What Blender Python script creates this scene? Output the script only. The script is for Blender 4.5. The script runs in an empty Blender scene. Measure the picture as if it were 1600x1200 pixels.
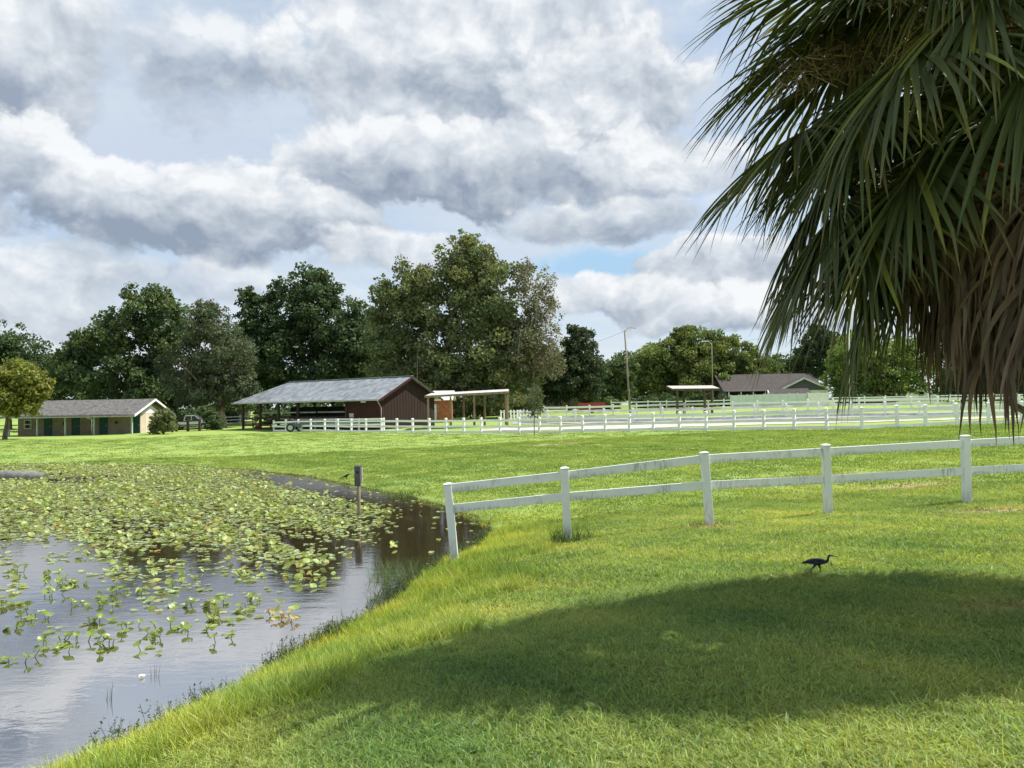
import bpy, bmesh, math, random
import numpy as np
from mathutils import Vector, Matrix, Euler

SC = bpy.context.scene
COL = SC.collection
rnd = random.Random(7)
rng = np.random.default_rng(11)
R = math.radians

# ------------------------------------------------------------------ camera
F = 1202.0                      # focal length in pixels of the 1600 px wide photograph
CZ = 2.95                       # eye height above the pond water (water is z = 0)
PITCH = math.atan(34 / F)
ROLL = math.atan(0.0175)
cam_d = bpy.data.cameras.new('camera')
cam = bpy.data.objects.new('camera', cam_d)
COL.objects.link(cam)
cam_d.sensor_width = 36.0
cam_d.lens = 36.0 * F / 1600.0
cam_d.clip_start = 0.05
cam_d.clip_end = 4000
cam.matrix_world = (Matrix.Translation((0, 0, CZ)) @ Matrix.Rotation(math.pi / 2 + PITCH, 4, 'X')
                    @ Matrix.Rotation(-ROLL, 4, 'Z'))
SC.camera = cam
CAM3 = cam.matrix_world.to_3x3()

# ------------------------------------------------------------------ light
SUN_AZ = math.atan2(0.96, 0.20)          # from +Y towards +X: the sun stands to the right, a little behind the fence
SUN_EL = R(57)
sund = bpy.data.lights.new('sun', 'SUN')
sund.energy = 4.6
sund.angle = R(0.6)
sund.color = (1.0, 0.95, 0.86)
sun = bpy.data.objects.new('sun', sund)
COL.objects.link(sun)
sdir = Vector((math.sin(SUN_AZ) * math.cos(SUN_EL), math.cos(SUN_AZ) * math.cos(SUN_EL), math.sin(SUN_EL)))
sun.rotation_euler = (-sdir).to_track_quat('-Z', 'Y').to_euler()
SC.view_settings.view_transform = 'Standard'
SC.view_settings.look = 'None'
SC.view_settings.gamma = 1
EXPOSURE = 0.75
SC.view_settings.exposure = EXPOSURE


class NT:
    """small helper to write node trees"""
    def __init__(self, tree):
        self.t = tree
        self.n = tree.nodes
        self.l = tree.links

    def new(self, kind, **kw):
        nd = self.n.new(kind)
        for k, v in kw.items():
            setattr(nd, k, v)
        return nd

    def put(self, sock, v):
        if hasattr(v, 'is_linked'):
            self.l.new(v, sock)
        elif v is not None:
            sock.default_value = v

    def math(self, op, a, b=None, c=None, clamp=False):
        nd = self.new('ShaderNodeMath', operation=op)
        nd.use_clamp = clamp
        self.put(nd.inputs[0], a)
        self.put(nd.inputs[1], b)
        if c is not None:
            self.put(nd.inputs[2], c)
        return nd.outputs[0]

    def vmath(self, op, a, b=None):
        nd = self.new('ShaderNodeVectorMath', operation=op)
        self.put(nd.inputs[0], a)
        if b is not None:
            self.put(nd.inputs[1], b)
        return nd.outputs['Value'] if op in ('LENGTH', 'DISTANCE', 'DOT_PRODUCT') else nd.outputs[0]

    def noise(self, vec, scale, detail=4, rough=0.55, dist=0.0):
        nd = self.new('ShaderNodeTexNoise')
        self.put(nd.inputs['Vector'], vec)
        nd.inputs['Scale'].default_value = scale
        nd.inputs['Detail'].default_value = detail
        nd.inputs['Roughness'].default_value = rough
        nd.inputs['Distortion'].default_value = dist
        return nd.outputs[0]

    def sstep(self, x, a, b, lo=0.0, hi=1.0):
        nd = self.new('ShaderNodeMapRange', interpolation_type='SMOOTHSTEP')
        self.put(nd.inputs[0], x)
        nd.inputs[1].default_value = a
        nd.inputs[2].default_value = b
        nd.inputs[3].default_value = lo
        nd.inputs[4].default_value = hi
        return nd.outputs[0]

    def mix(self, f, a, b, blend='MIX'):
        nd = self.new('ShaderNodeMix', data_type='RGBA', blend_type=blend)
        self.put(nd.inputs[0], f)
        self.put(nd.inputs[6], a if hasattr(a, 'is_linked') else (*a[:3], 1))
        self.put(nd.inputs[7], b if hasattr(b, 'is_linked') else (*b[:3], 1))
        return nd.outputs[2]

    def comb(self, x, y, z):
        nd = self.new('ShaderNodeCombineXYZ')
        self.put(nd.inputs[0], x)
        self.put(nd.inputs[1], y)
        self.put(nd.inputs[2], z)
        return nd.outputs[0]

    def ramp(self, x, stops):
        nd = self.new('ShaderNodeValToRGB')
        cr = nd.color_ramp
        while len(cr.elements) < len(stops):
            cr.elements.new(0.5)
        for e, (p, c) in zip(cr.elements, stops):
            e.position = p
            e.color = (*c, 1)
        self.put(nd.inputs[0], x)
        return nd.outputs[0]


def build_world():
    w = bpy.data.worlds.new('World')
    SC.world = w
    w.use_nodes = True
    w.cycles.sampling_method = 'MANUAL'
    w.cycles.sample_map_resolution = 512
    T = NT(w.node_tree)
    T.n.clear()
    out = T.new('ShaderNodeOutputWorld')
    bg = T.new('ShaderNodeBackground')
    STR = 0.1
    bg.inputs[1].default_value = STR
    sky = T.new('ShaderNodeTexSky', sky_type='NISHITA')
    sky.sun_disc = False
    sky.sun_elevation = SUN_EL
    sky.sun_rotation = SUN_AZ
    sky.air_density = 1.0
    sky.dust_density = 0.6
    tc = T.new('ShaderNodeTexCoord')
    d = tc.outputs['Generated']
    sep = T.new('ShaderNodeSeparateXYZ')
    T.put(sep.inputs[0], d)
    x, y, z = sep.outputs
    az = T.math('ARCTAN2', x, y)
    el = T.math('ARCSINE', z)
    P = T.comb(az, el, 0.0)
    # domain warp so cloud outlines billow
    wn = T.new('ShaderNodeTexNoise')
    T.put(wn.inputs['Vector'], T.vmath('MULTIPLY', P, (1, 1.2, 0)))
    wn.inputs['Scale'].default_value = 5.5
    wn.inputs['Detail'].default_value = 6
    wn.inputs['Roughness'].default_value = 0.58
    warp = T.vmath('SUBTRACT', wn.outputs['Color'], (0.5, 0.5, 0.5))
    d3 = T.vmath('MULTIPLY', d, (1, 1, 2.2))
    nb = T.noise(d3, 4.0, 8, 0.6, 0.2)              # big puffs
    nb_up = T.noise(T.vmath('ADD', d3, (0.05, 0.0, 0.11)), 4.0, 8, 0.6, 0.2)
    relief = T.math('SUBTRACT', nb, nb_up)            # positive where the puff falls off towards the light
    PI = T.vmath('MULTIPLY', P, (1, 1.2, 0))
    nf = T.noise(PI, 13.0, 7, 0.62)

    def puffs(vec, scale):
        vd = T.new('ShaderNodeTexVoronoi', voronoi_dimensions='2D', feature='SMOOTH_F1', normalize=True)
        T.put(vd.inputs['Vector'], vec)
        vd.inputs['Scale'].default_value = scale
        vd.inputs['Detail'].default_value = 3.0
        vd.inputs['Roughness'].default_value = 0.55
        vd.inputs['Lacunarity'].default_value = 2.3
        vd.inputs['Smoothness'].default_value = 0.4
        return T.math('SUBTRACT', 1.0, vd.outputs['Distance'])
    dw = T.vmath('ADD', PI, T.vmath('MULTIPLY', warp, (0.10, 0.10, 0.0)))
    pf = puffs(dw, 9.0)
    pf_up = puffs(T.vmath('ADD', dw, (0.014, 0.028, 0.0)), 9.0)
    lit = T.math('SUBTRACT', pf, pf_up)               # lit crowns and shaded undersides of the puffs
    K = 1.05 / STR / 2 ** EXPOSURE                     # cloud colours below are given as they show on screen

    def col(c):
        return tuple(v * K for v in c)
    skyc = T.mix(1.0, sky.outputs[0], (0.80, 0.92, 1.0), 'MULTIPLY')
    # thin veil of high cloud everywhere, a bit broken near the horizon
    veil = T.sstep(T.noise(T.vmath('MULTIPLY', P, (1.0, 3.2, 1.0)), 2.3, 6, 0.6), 0.30, 0.62, 0.55, 0.93)
    res = T.mix(veil, skyc, col((0.64, 0.72, 0.81)))
    low = T.sstep(el, 0.02, 0.20, 1.0, 0.0)
    lowc = T.sstep(T.noise(T.vmath('MULTIPLY', P, (1.3, 6.5, 1.0)), 3.0, 7, 0.62), 0.40, 0.60)
    res = T.mix(T.math('MULTIPLY', low, lowc), res, col((0.76, 0.82, 0.88)))
    # scattered cumulus over the whole sky
    gm = T.sstep(nb, 0.52, 0.64)
    gs = T.math('ADD', T.math('MULTIPLY', relief, 1.8), T.math('MULTIPLY_ADD', nf, 0.35, 0.40))
    gcol = T.ramp(gs, [(0.15, col((0.50, 0.56, 0.65))), (0.5, col((0.66, 0.71, 0.78))), (0.85, col((0.85, 0.88, 0.91)))])
    res = T.mix(T.math('MULTIPLY', gm, 0.5), res, gcol)

    def pix(px, py):
        v = CAM3 @ Vector(((px - 800) / F, (600 - py) / F, -1)).normalized()
        return math.atan2(v.x, v.y), math.asin(v.z)

    # named cloud masses: centre x, y, half width, half height, warp, edge, dark base share, opacity, clear gap
    masses = [
        (225, 235, 170, 95, 0.10, 0.8, None, 0.75),       # pale blue gap between the clouds
        (960, 416, 170, 34, 0.06, 0.6, 'blue', 0.95),     # clear blue strip
        (30, 85, 150, 120, 0.14, 0.4, 0.72, 0.92),
        (45, 235, 95, 70, 0.10, 0.3, 0.05, 0.95),
        (330, 70, 170, 100, 0.16, 0.6, 0.55, 0.8),
        (760, 110, 350, 190, 0.16, 0.35, 0.42, 0.97),
        (930, 170, 190, 130, 0.12, 0.3, 0.38, 0.95),
        (560, 250, 150, 80, 0.10, 0.35, 0.30, 0.95),
        (760, 262, 310, 72, 0.09, 0.28, 0.80, 0.97),
        (1010, 250, 150, 70, 0.10, 0.35, 0.25, 0.9),
        (960, 342, 170, 36, 0.06, 0.4, 0.65, 0.9),
        (320, 340, 275, 80, 0.09, 0.24, 0.66, 0.98),
        (60, 420, 130, 70, 0.10, 0.45, 0.25, 0.85),
        (620, 400, 160, 42, 0.07, 0.4, 0.10, 0.85),
        (300, 440, 240, 30, 0.06, 0.6, 0.20, 0.7),
        (1110, 420, 150, 52, 0.07, 0.22, 0.28, 0.97),
        (1190, 478, 200, 44, 0.07, 0.3, 0.15, 0.95),
        (960, 462, 130, 38, 0.06, 0.25, 0.20, 0.95),
    ]
    for (px, py, rx, ry, wa, edge, base, op) in masses:
        a, e = pix(px, py)
        q = T.vmath('SUBTRACT', T.vmath('ADD', P, T.vmath('MULTIPLY', warp, (wa * 1.5, wa * 1.25, 0))), (a, e, 0))
        q = T.vmath('MULTIPLY', q, (F / rx, F / ry, 0))
        m = T.math('SUBTRACT', 1.0, T.vmath('LENGTH', q))
        m = T.math('MULTIPLY_ADD', T.math('SUBTRACT', nf, 0.5), 0.75, m)
        m = T.math('MULTIPLY_ADD', T.math('SUBTRACT', pf, 0.66), 1.3, m)
        m = T.math('MULTIPLY', T.sstep(m, 0.0, edge), op)
        if base is None:
            c = col((0.58, 0.66, 0.80))
        elif base == 'blue':
            c = col((0.40, 0.63, 0.86))
        else:
            s2 = T.new('ShaderNodeSeparateXYZ')
            T.put(s2.inputs[0], q)
            t = T.math('MULTIPLY_ADD', s2.outputs[1], 0.36, 0.56 - 0.36 * (base - 0.3))
            t = T.math('ADD', t, T.math('MULTIPLY', relief, 1.0))
            t = T.math('ADD', t, T.math('MULTIPLY', lit, 1.25))
            t = T.math('ADD', t, T.math('MULTIPLY', T.math('SUBTRACT', nf, 0.5), 0.45))
            c = T.ramp(t, [(0.06, col((0.29, 0.35, 0.45))), (0.32, col((0.45, 0.51, 0.59))),
                           (0.60, col((0.65, 0.70, 0.76))), (0.90, col((0.90, 0.92, 0.94)))])
        res = T.mix(m, res, c)
    T.put(bg.inputs[0], res)
    T.l.new(bg.outputs[0], out.inputs[0])


build_world()


# ------------------------------------------------------------------ pixel rays
def ray(px, py):
    return CAM3 @ Vector(((px - 800) / F, (600 - py) / F, -1))


def at(px, py, Y):
    d = ray(px, py)
    s = Y / d.y
    return Vector((d.x * s, Y, CZ + d.z * s))


def plane(px, py, z=0.0):
    d = ray(px, py)
    s = (z - CZ) / d.z
    return Vector((d.x * s, d.y * s, z))


# ------------------------------------------------------------------ terrain
shore_px = [(150, 1200), (290, 1128), (430, 1050), (520, 1000), (590, 960), (640, 915), (690, 887), (735, 862), (764, 836),
            (757, 816), (725, 801), (660, 784), (600, 768), (540, 755), (480, 744), (400, 735), (310, 729), (230, 726),
            (120, 724), (0, 725)]
shore = [plane(*p)[:2] for p in shore_px]
pond = shore + [(-36, 46), (-46, 36), (-46, 16), (-34, 4), (-18, 0.5), (-10, 1.2), (-6.4, 3.3), (-4.6, 5.0)]
POND = np.array(pond)


def pond_sd(x, y):
    """signed distance to the pond outline, negative inside"""
    p = np.stack([x, y], -1)
    n = len(POND)
    dmin = np.full(x.shape, 1e9)
    inside = np.zeros(x.shape, bool)
    for i in range(n):
        a, b = POND[i], POND[(i + 1) % n]
        ab = b - a
        t = np.clip(((p - a) @ ab) / (ab @ ab), 0, 1)
        dd = np.linalg.norm(p - (a + t[..., None] * ab), axis=-1)
        dmin = np.minimum(dmin, dd)
        cond = (a[1] > y) != (b[1] > y)
        xi = (b[0] - a[0]) * (y - a[1]) / (b[1] - a[1] + 1e-12) + a[0]
        inside ^= cond & (x < xi)
    return np.where(inside, -dmin, dmin)


near_posts = [((711, 879), (699, 755), 13.8, 8, 40), ((887, 844), (882, 730), 13.8, 13, 46), ((1109, 821), (1100, 706), 13.7, 11, 52),
              ((1294, 804), (1290, 694), 14.3, 12, 55), ((1511, 787), (1508, 680), 14.8, 13, 56),
              ((1742, 770), (1739, 667), 15.3, 13, 56), ((1985, 753), (1983, 655), 15.9, 13, 55)]
ctrl = [(0, 0, 1.3), (4, 0, 1.32), (-3, 0, 1.05), (0, -6, 1.4), (8, -4, 1.5), (-8, -5, 0.7), (0, 3.5, 1.12), (3, 4, 1.25), (8, 5, 1.3),
        (5, 7, 1.1), (3.2, 8.8, 0.98), (0.3, 8.5, 0.72), (-0.9, 9, 0.42), (9, 10, 1.1), (-0.9, 12, 0.34), (-2.1, 6.2, 0.62), (-1.2, 5, 0.92),
        (0.4, 17.5, 0.22), (3, 20, 0.5), (9, 25, 0.9), (-4, 29, 0.25), (1, 34, 0.5), (12, 36, 1.0), (-14, 46, 0.3), (-30, 55, 0.35),
        (-50, 50, 0.3), (-60, 20, 0.4), (-50, -10, 0.8), (25, 25, 1.25), (40, 40, 1.3), (30, 10, 1.4), (30, -20, 1.6), (0, -40, 1.6),
        (-40, -40, 1.2), (-12, 74, 0.92), (-29, 86, 0.95), (0, 80, 1.1), (20, 78, 1.25), (45, 72, 1.45), (60, 66, 1.5), (-20, 110, 1.3),
        (0, 108, 1.6), (20, 106, 1.8), (50, 100, 2.0), (20, 130, 2.15), (60, 125, 2.3), (-40, 110, 0.9), (-70, 90, 0.5), (-70, 140, 1.2),
        (0, 160, 2.3), (60, 170, 2.5), (-60, 190, 1.8), (0, 300, 2.4), (200, 200, 2.6), (-200, 200, 1.5), (200, -100, 2), (-200, -100, 1.5),
        (0, 700, 2.5), (600, 300, 2.6), (-600, 300, 2), (0, -500, 2)]
for b, t, Y, _, _ in near_posts:
    ctrl.append(tuple(at(b[0], b[1], Y)))
far_fence_ctrl = [(428, 674.5, 0.66), (620, 676, 0.85), (811, 676.6, 0.92), (1021, 673.5, 1.13), (1193, 672, 1.24), (1346, 669.8, 1.37),
                  (1446, 666.5, 1.40), (1600, 661.5, 1.46)]
for px, py, z in far_fence_ctrl:
    ctrl.append(tuple(plane(px, py, z)))
for px, py, z in [(15, 684, 0.5), (207, 680.5, 0.5), (345, 673, 0.75)]:
    ctrl.append(tuple(plane(px, py, z)))
for p in shore:
    ctrl.append((p[0], p[1], 0.03))
for p in POND[len(shore):]:
    ctrl.append((p[0], p[1], 0.06))
CT = np.array(ctrl, float)


def _phi(r):
    return r


_n = len(CT)
_A = np.zeros((_n + 3, _n + 3))
_D = np.linalg.norm(CT[:, None, :2] - CT[None, :, :2], axis=-1)
_A[:_n, :_n] = _phi(_D) - np.eye(_n) * 0.15
_A[:_n, _n] = 1
_A[:_n, _n + 1:] = CT[:, :2]
_A[_n, :_n] = 1
_A[_n + 1:, :_n] = CT[:, :2].T
_W = np.linalg.solve(_A, np.concatenate([CT[:, 2], np.zeros(3)]))


def terrain(x, y):
    x = np.atleast_1d(np.asarray(x, float))
    y = np.atleast_1d(np.asarray(y, float))
    shp = x.shape
    x, y = x.ravel(), y.ravel()
    z = np.empty(len(x))
    for s in range(0, len(x), 20000):
        e = s + 20000
        dd = np.sqrt((x[s:e, None] - CT[None, :, 0]) ** 2 + (y[s:e, None] - CT[None, :, 1]) ** 2 + 0.02)
        z[s:e] = dd @ _W[:_n] + _W[_n] + x[s:e] * _W[_n + 1] + y[s:e] * _W[_n + 2]
    z += 0.018 * np.sin(x * 1.7 + 0.6 * np.sin(y * 1.1)) * np.sin(y * 1.3 + 0.4 * np.sin(x * .9))
    z += 0.05 * np.sin(x * .23 + 1.1) * np.sin(y * .19 + .5)
    sd = pond_sd(x, y)
    sd += 0.10 * np.sin(x * 2.1 + y * .7) + 0.06 * np.sin(x * 5.3 - y * 3.1) + 0.05 * np.sin(y * 6.7 + x)
    out = np.maximum(z, 0.015 + 0.12 * np.clip(sd, 0, 1.5))
    blend = np.clip(sd / 0.8, 0, 1)
    out = np.where(sd > 0, out * blend + (0.015 + 0.15 * np.clip(sd, 0, 2)) * (1 - blend), -np.minimum(0.9, 0.05 - 0.3 * sd))
    return out.reshape(shp)


def gz(x, y):
    return float(terrain(x, y)[0])


def ground_at(px, Y):
    p = at(px, 650, Y)
    # keep the requested pixel column although the camera is rolled
    for _ in range(3):
        z = gz(p.x, Y)
        d = CAM3.transposed() @ (Vector((p.x, Y, z)) - Vector((0, 0, CZ)))
        p.x += (px - (800 + F * d.x / -d.z)) * Y / F
    return Vector((p.x, Y, gz(p.x, Y)))


def hit(px, py, y0=2.0, y1=220.0):
    d = ray(px, py)
    Y = np.geomspace(y0, y1, 900)
    s = Y / d.y
    h = terrain(d.x * s, Y) - (CZ + d.z * s)
    k = np.argmax(h > 0)
    t = h[k - 1] / (h[k - 1] - h[k] + 1e-9)
    yy = Y[k - 1] + (Y[k] - Y[k - 1]) * t
    xx = d.x * yy / d.y
    return Vector((xx, yy, gz(xx, yy)))


# ------------------------------------------------------------------ materials
def mat(name, color=(.5, .5, .5), rough=0.7, spec=0.3, metal=0.0):
    m = bpy.data.materials.new(name)
    m.use_nodes = True
    T = NT(m.node_tree)
    b = T.n['Principled BSDF']
    b.inputs['Base Color'].default_value = (*color, 1)
    b.inputs['Roughness'].default_value = rough
    b.inputs['Specular IOR Level'].default_value = spec
    b.inputs['Metallic'].default_value = metal
    return m, T, b


def mottled(name, c1, c2, scale=4.0, rough=0.75, bump=0.2, stretch=(1, 1, 1), spec=0.25, metal=0.0, detail=6):
    m, T, b = mat(name, c1, rough, spec, metal)
    pos = T.new('ShaderNodeNewGeometry').outputs['Position']
    v = T.vmath('MULTIPLY', pos, stretch)
    n = T.noise(v, scale, detail, 0.6)
    T.put(b.inputs['Base Color'], T.mix(T.sstep(n, 0.32, 0.68), c1, c2))
    if bump:
        bp = T.new('ShaderNodeBump')
        bp.inputs['Strength'].default_value = bump
        bp.inputs['Distance'].default_value = 0.02
        T.put(bp.inputs['Height'], n)
        T.put(b.inputs['Normal'], bp.outputs[0])
    return m


def leafmat(name, color, transl=0.35, rough=0.55, spec=0.25, tcol=None, instancer=False, vary=None):
    m, T, b = mat(name, color, rough, spec)
    at_ = T.new('ShaderNodeAttribute', attribute_name='col')
    c = T.mix(1.0, color, at_.outputs['Color'], 'MULTIPLY')
    if instancer:
        ai = T.new('ShaderNodeAttribute', attribute_name='tint', attribute_type='INSTANCER')
        c = T.mix(1.0, c, ai.outputs['Color'], 'MULTIPLY')
    T.put(b.inputs['Base Color'], c)
    tr = T.new('ShaderNodeBsdfTranslucent')
    tc = T.mix(1.0, c, tcol or (1.25, 1.3, 0.7), 'MULTIPLY')
    T.put(tr.inputs[0], tc)
    mx = T.new('ShaderNodeMixShader')
    mx.inputs[0].default_value = transl
    T.l.new(b.outputs[0], mx.inputs[1])
    T.l.new(tr.outputs[0], mx.inputs[2])
    T.l.new(mx.outputs[0], T.n['Material Output'].inputs[0])
    return m


M = {}
# white vinyl with grey-green mildew in streaks
m, T, b = mat('white_vinyl', (.8, .8, .8), 0.45, 0.4)
pos = T.new('ShaderNodeNewGeometry').outputs['Position']
n1 = T.noise(T.vmath('MULTIPLY', pos, (1, 1, .55)), 2.1, 4)
n2 = T.noise(T.vmath('MULTIPLY', pos, (1, 1, .22)), 24.0, 5, .65)
dirt = T.math('MULTIPLY', T.sstep(n1, .50, .68), T.sstep(n2, .42, .62))
gen = T.new('ShaderNodeSeparateXYZ')
T.put(gen.inputs[0], T.new('ShaderNodeTexCoord').outputs['Generated'])
splash = T.math('MULTIPLY', T.sstep(T.math('ADD', gen.outputs[2], T.math('MULTIPLY', T.math('SUBTRACT', n1, .5), .5)), .42, .14), T.sstep(n2, .35, .6))
fine = T.math('MULTIPLY', T.sstep(T.noise(pos, 60.0, 3, .7), .55, .75), .35)
dirt = T.math('MAXIMUM', T.math('MAXIMUM', dirt, fine), T.math('MULTIPLY', splash, .8))
base = T.mix(T.noise(pos, 3.0, 3), (.70, .73, .73), (.83, .84, .84))
T.put(b.inputs['Base Color'], T.mix(T.math('MULTIPLY', dirt, .75), base, (.27, .28, .25)))
M['vinyl'] = m
M['far_vinyl'] = mottled('weathered_white_vinyl', (.78, .79, .79), (.86, .86, .85), 1.2, .5, 0)
M['old_rail'] = mottled('weathered_rail_paint', (.55, .54, .51), (.80, .80, .78), 1.4, .7, 0)
M['bark'] = mottled('tree_bark', (.10, .075, .055), (.21, .17, .135), 5, .9, .6, (1, 1, .3))
M['pale_bark'] = mottled('pale_bark', (.24, .18, .14), (.42, .35, .29), 3, .9, .6, (1, 1, .3))
M['pole_wood'] = mottled('grey_pole_wood', (.18, .145, .11), (.32, .27, .22), 6, .85, .2, (1, 1, .15))
M['shed_wood'] = mottled('tan_lumber', (.19, .135, .085), (.30, .225, .15), 4, .8, .2, (1, 1, .3))
M['dark_wood'] = mottled('dark_stained_wood', (.035, .026, .022), (.075, .055, .045), 5, .8, .2, (1, 1, .2))
M['maroon'] = mottled('maroon_boards', (.034, .011, .010), (.062, .020, .018), 5, .75, .25, (3, 3, .12))
M['brown_board'] = mottled('shaded_brown_boards', (.020, .011, .009), (.045, .025, .021), 5, .8, .25, (3, 3, .10))  # dark brown paint, darkened further for the tree shade on the barn gable
M['metal_roof'] = mottled('grey_metal_roof', (.17, .19, .21), (.34, .36, .385), 1.3, .42, .05, (1, 1, 1), .5, .35)
M['metal_trim'] = mottled('dull_galvanised', (.32, .33, .34), (.45, .46, .46), 3, .5, 0, metal=.4)
M['shingle'] = mottled('grey_shingle', (.07, .068, .066), (.165, .16, .156), 3.0, .9, .4, (1, 1, 2.5), detail=9)
M['brown_shingle'] = mottled('brown_shingle', (.046, .040, .037), (.080, .071, .066), 2.5, .9, .3, (1, 1, 2))
M['grey_shingle2'] = mottled('pale_grey_roof', (.36, .36, .36), (.50, .50, .49), 2, .85, .1)
M['old_shingle'] = mottled('grey_brown_roof', (.34, .32, .30), (.46, .44, .41), 2, .85, .1)
M['brown_lumber'] = mottled('brown_lumber', (.075, .055, .042), (.13, .10, .08), 5, .85, .2, (1, 1, .2))
M['beige'] = mottled('shaded_beige_stucco', (.20, .165, .13), (.26, .215, .17), 1.5, .9, .1)  # stable wall tone with the shade of its front worked into the colour
M['cream'] = mottled('sunlit_cream_stucco', (.50, .42, .32), (.58, .49, .38), 1.5, .9, .1)  # paler tone with the sunlight on the stable gable end put into it
M['teal'] = mottled('dark_teal_paint', (.010, .045, .045), (.018, .07, .07), 3, .5, .05)
M['white_paint'] = mottled('white_paint', (.72, .72, .70), (.82, .82, .80), 2, .6, .03)
M['pale_post'] = mottled('pale_green_post_paint', (.36, .42, .41), (.48, .54, .52), 2, .6, .03)
M['blue_door'] = mottled('pale_blue_paint', (.52, .64, .70), (.62, .72, .76), 2, .6, .03)
M['brick'] = mottled('orange_red_boards', (.28, .09, .05), (.42, .16, .09), 2.5, .9, .2)
M['slate'] = mottled('slate_blue_siding', (.10, .11, .14), (.13, .145, .18), 3, .8, .1, (1, 1, 6))
M['glass'], _, _ = mat('window_glass', (.012, .016, .02), .06, .5)
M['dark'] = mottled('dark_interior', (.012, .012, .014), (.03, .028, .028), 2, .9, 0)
M['paint_white'] = mottled('car_white', (.55, .58, .62), (.62, .65, .68), 1, .25, 0, spec=.5)
M['paint_red'] = mottled('red_paint', (.36, .02, .03), (.45, .035, .045), 1, .4, 0, spec=.5)
M['rubber'], _, _ = mat('black_rubber', (.02, .02, .02), .8)
M['hub'], _, _ = mat('wheel_rim', (.45, .46, .47), .4, .5, .5)
M['lens'], _, _ = mat('lamp_lens', (.6, .6, .55), .2, .5)
M['concrete'] = mottled('pale_concrete', (.40, .38, .34), (.52, .50, .46), 2, .9, .1)
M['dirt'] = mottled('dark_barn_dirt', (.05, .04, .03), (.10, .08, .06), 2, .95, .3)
M['pipe'] = mottled('grey_concrete_pipe', (.10, .105, .10), (.20, .20, .19), 4, .85, .3)
M['log'] = mottled('wet_dark_wood', (.02, .017, .013), (.05, .04, .03), 6, .5, .3, (1, 1, .4))
M['feather'] = mottled('slate_black_feather', (.014, .016, .024), (.040, .046, .066), 30, .6, .2)
M['bill'], _, _ = mat('dark_bill', (.02, .022, .03), .4)
M['sign'] = mottled('faded_sign', (.35, .35, .34), (.55, .55, .54), 9, .7, 0)
M['cart'] = mottled('grey_green_metal', (.06, .10, .09), (.16, .20, .18), 6, .6, 0)
M['boot'] = mottled('grey_palm_boot', (.12, .10, .085), (.25, .215, .18), 12, .9, .5)
M['petiole'] = mottled('green_petiole', (.055, .075, .025), (.10, .12, .05), 6, .5, 0)
M['dead_petiole'] = mottled('tan_petiole', (.12, .09, .06), (.22, .17, .12), 6, .7, 0)
M['frond'] = leafmat('palm_frond', (.072, .090, .030), .24, .42, .32)
M['dead_frond'] = leafmat('dead_palm_frond', (.175, .132, .106), .14, .7, .2, (1.1, .9, .7))
M['twigs'] = leafmat('dry_flower_twigs', (.20, .145, .085), .1, .8, .1, (1, .9, .7))
M['grass'] = leafmat('grass_blades', (.315, .425, .110), .45, .5, .30, (1.3, 1.25, .55), True)
M['pad'] = leafmat('lily_leaf', (.235, .305, .105), .26, .42, .40, (1.35, 1.25, .5), True)
M['pad_solo'] = leafmat('lily_leaf_near', (.17, .23, .060), .26, .38, .45, (1.35, 1.25, .5))
M['weed'] = leafmat('shore_weed', (.075, .105, .045), .3, .6, .2, None, True)
M['sedge'] = leafmat('sedge_blades', (.13, .19, .055), .35, .55, .25)
M['stem'], _, _ = mat('lily_stem', (.10, .14, .05), .5)
M['petal'], _, _ = mat('white_petal', (.75, .74, .62), .5)
M['tan_leaf'] = leafmat('withered_lily', (.36, .30, .17), .2, .6, .2, (1.2, 1, .6))

# lawn soil and turf colour under the blades
m, T, b = mat('lawn', (.1, .15, .03), .9, .1)
pos = T.new('ShaderNodeNewGeometry').outputs['Position']
nA = T.noise(T.vmath('MULTIPLY', pos, (1, 1, 0)), .16, 5, .6)
nB = T.noise(T.vmath('MULTIPLY', pos, (1, 1, 0)), 1.3, 6, .65)
nC = T.noise(T.vmath('MULTIPLY', pos, (1, 1, 0)), 17.0, 5, .7)
g = T.mix(T.sstep(nA, .36, .64), (.232, .335, .084), (.272, .352, .092))
g = T.mix(T.math('MULTIPLY', T.sstep(nB, .52, .72), .6), g, (.185, .270, .062))
g = T.mix(T.math('MULTIPLY', T.sstep(nC, .45, .75), .55), g, (.135, .185, .050))
straw = T.math('MULTIPLY', T.sstep(T.noise(T.vmath('MULTIPLY', pos, (.55, 1.3, 0)), .33, 6, .68), .58, .72), .6)
g = T.mix(straw, g, (.36, .29, .14))
BARE = []           # filled with (x, y, rx, ry)
for (px, py, rx, ry) in [(1550, 799, 1.0, .35), (1110, 823, .35, .25), (1330, 745, 2.2, .9), (1290, 662, 7.0, .5), (1420, 760, 1.2, .5), (870, 694, 2.0, .8),
                         (1590, 952, .5, .2)]:
    p = hit(px, py)
    BARE.append((p.x, p.y, rx, ry))
    q = T.vmath('MULTIPLY', T.vmath('SUBTRACT', pos, (p.x, p.y, 0)), (1 / rx, 1 / ry, 0))
    k = T.math('ADD', T.vmath('LENGTH', q), T.math('MULTIPLY', T.math('SUBTRACT', nB, .5), 2.2))
    g = T.mix(T.math('MULTIPLY', T.sstep(k, 1.1, .3), .75), g, (.40, .30, .19))
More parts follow.
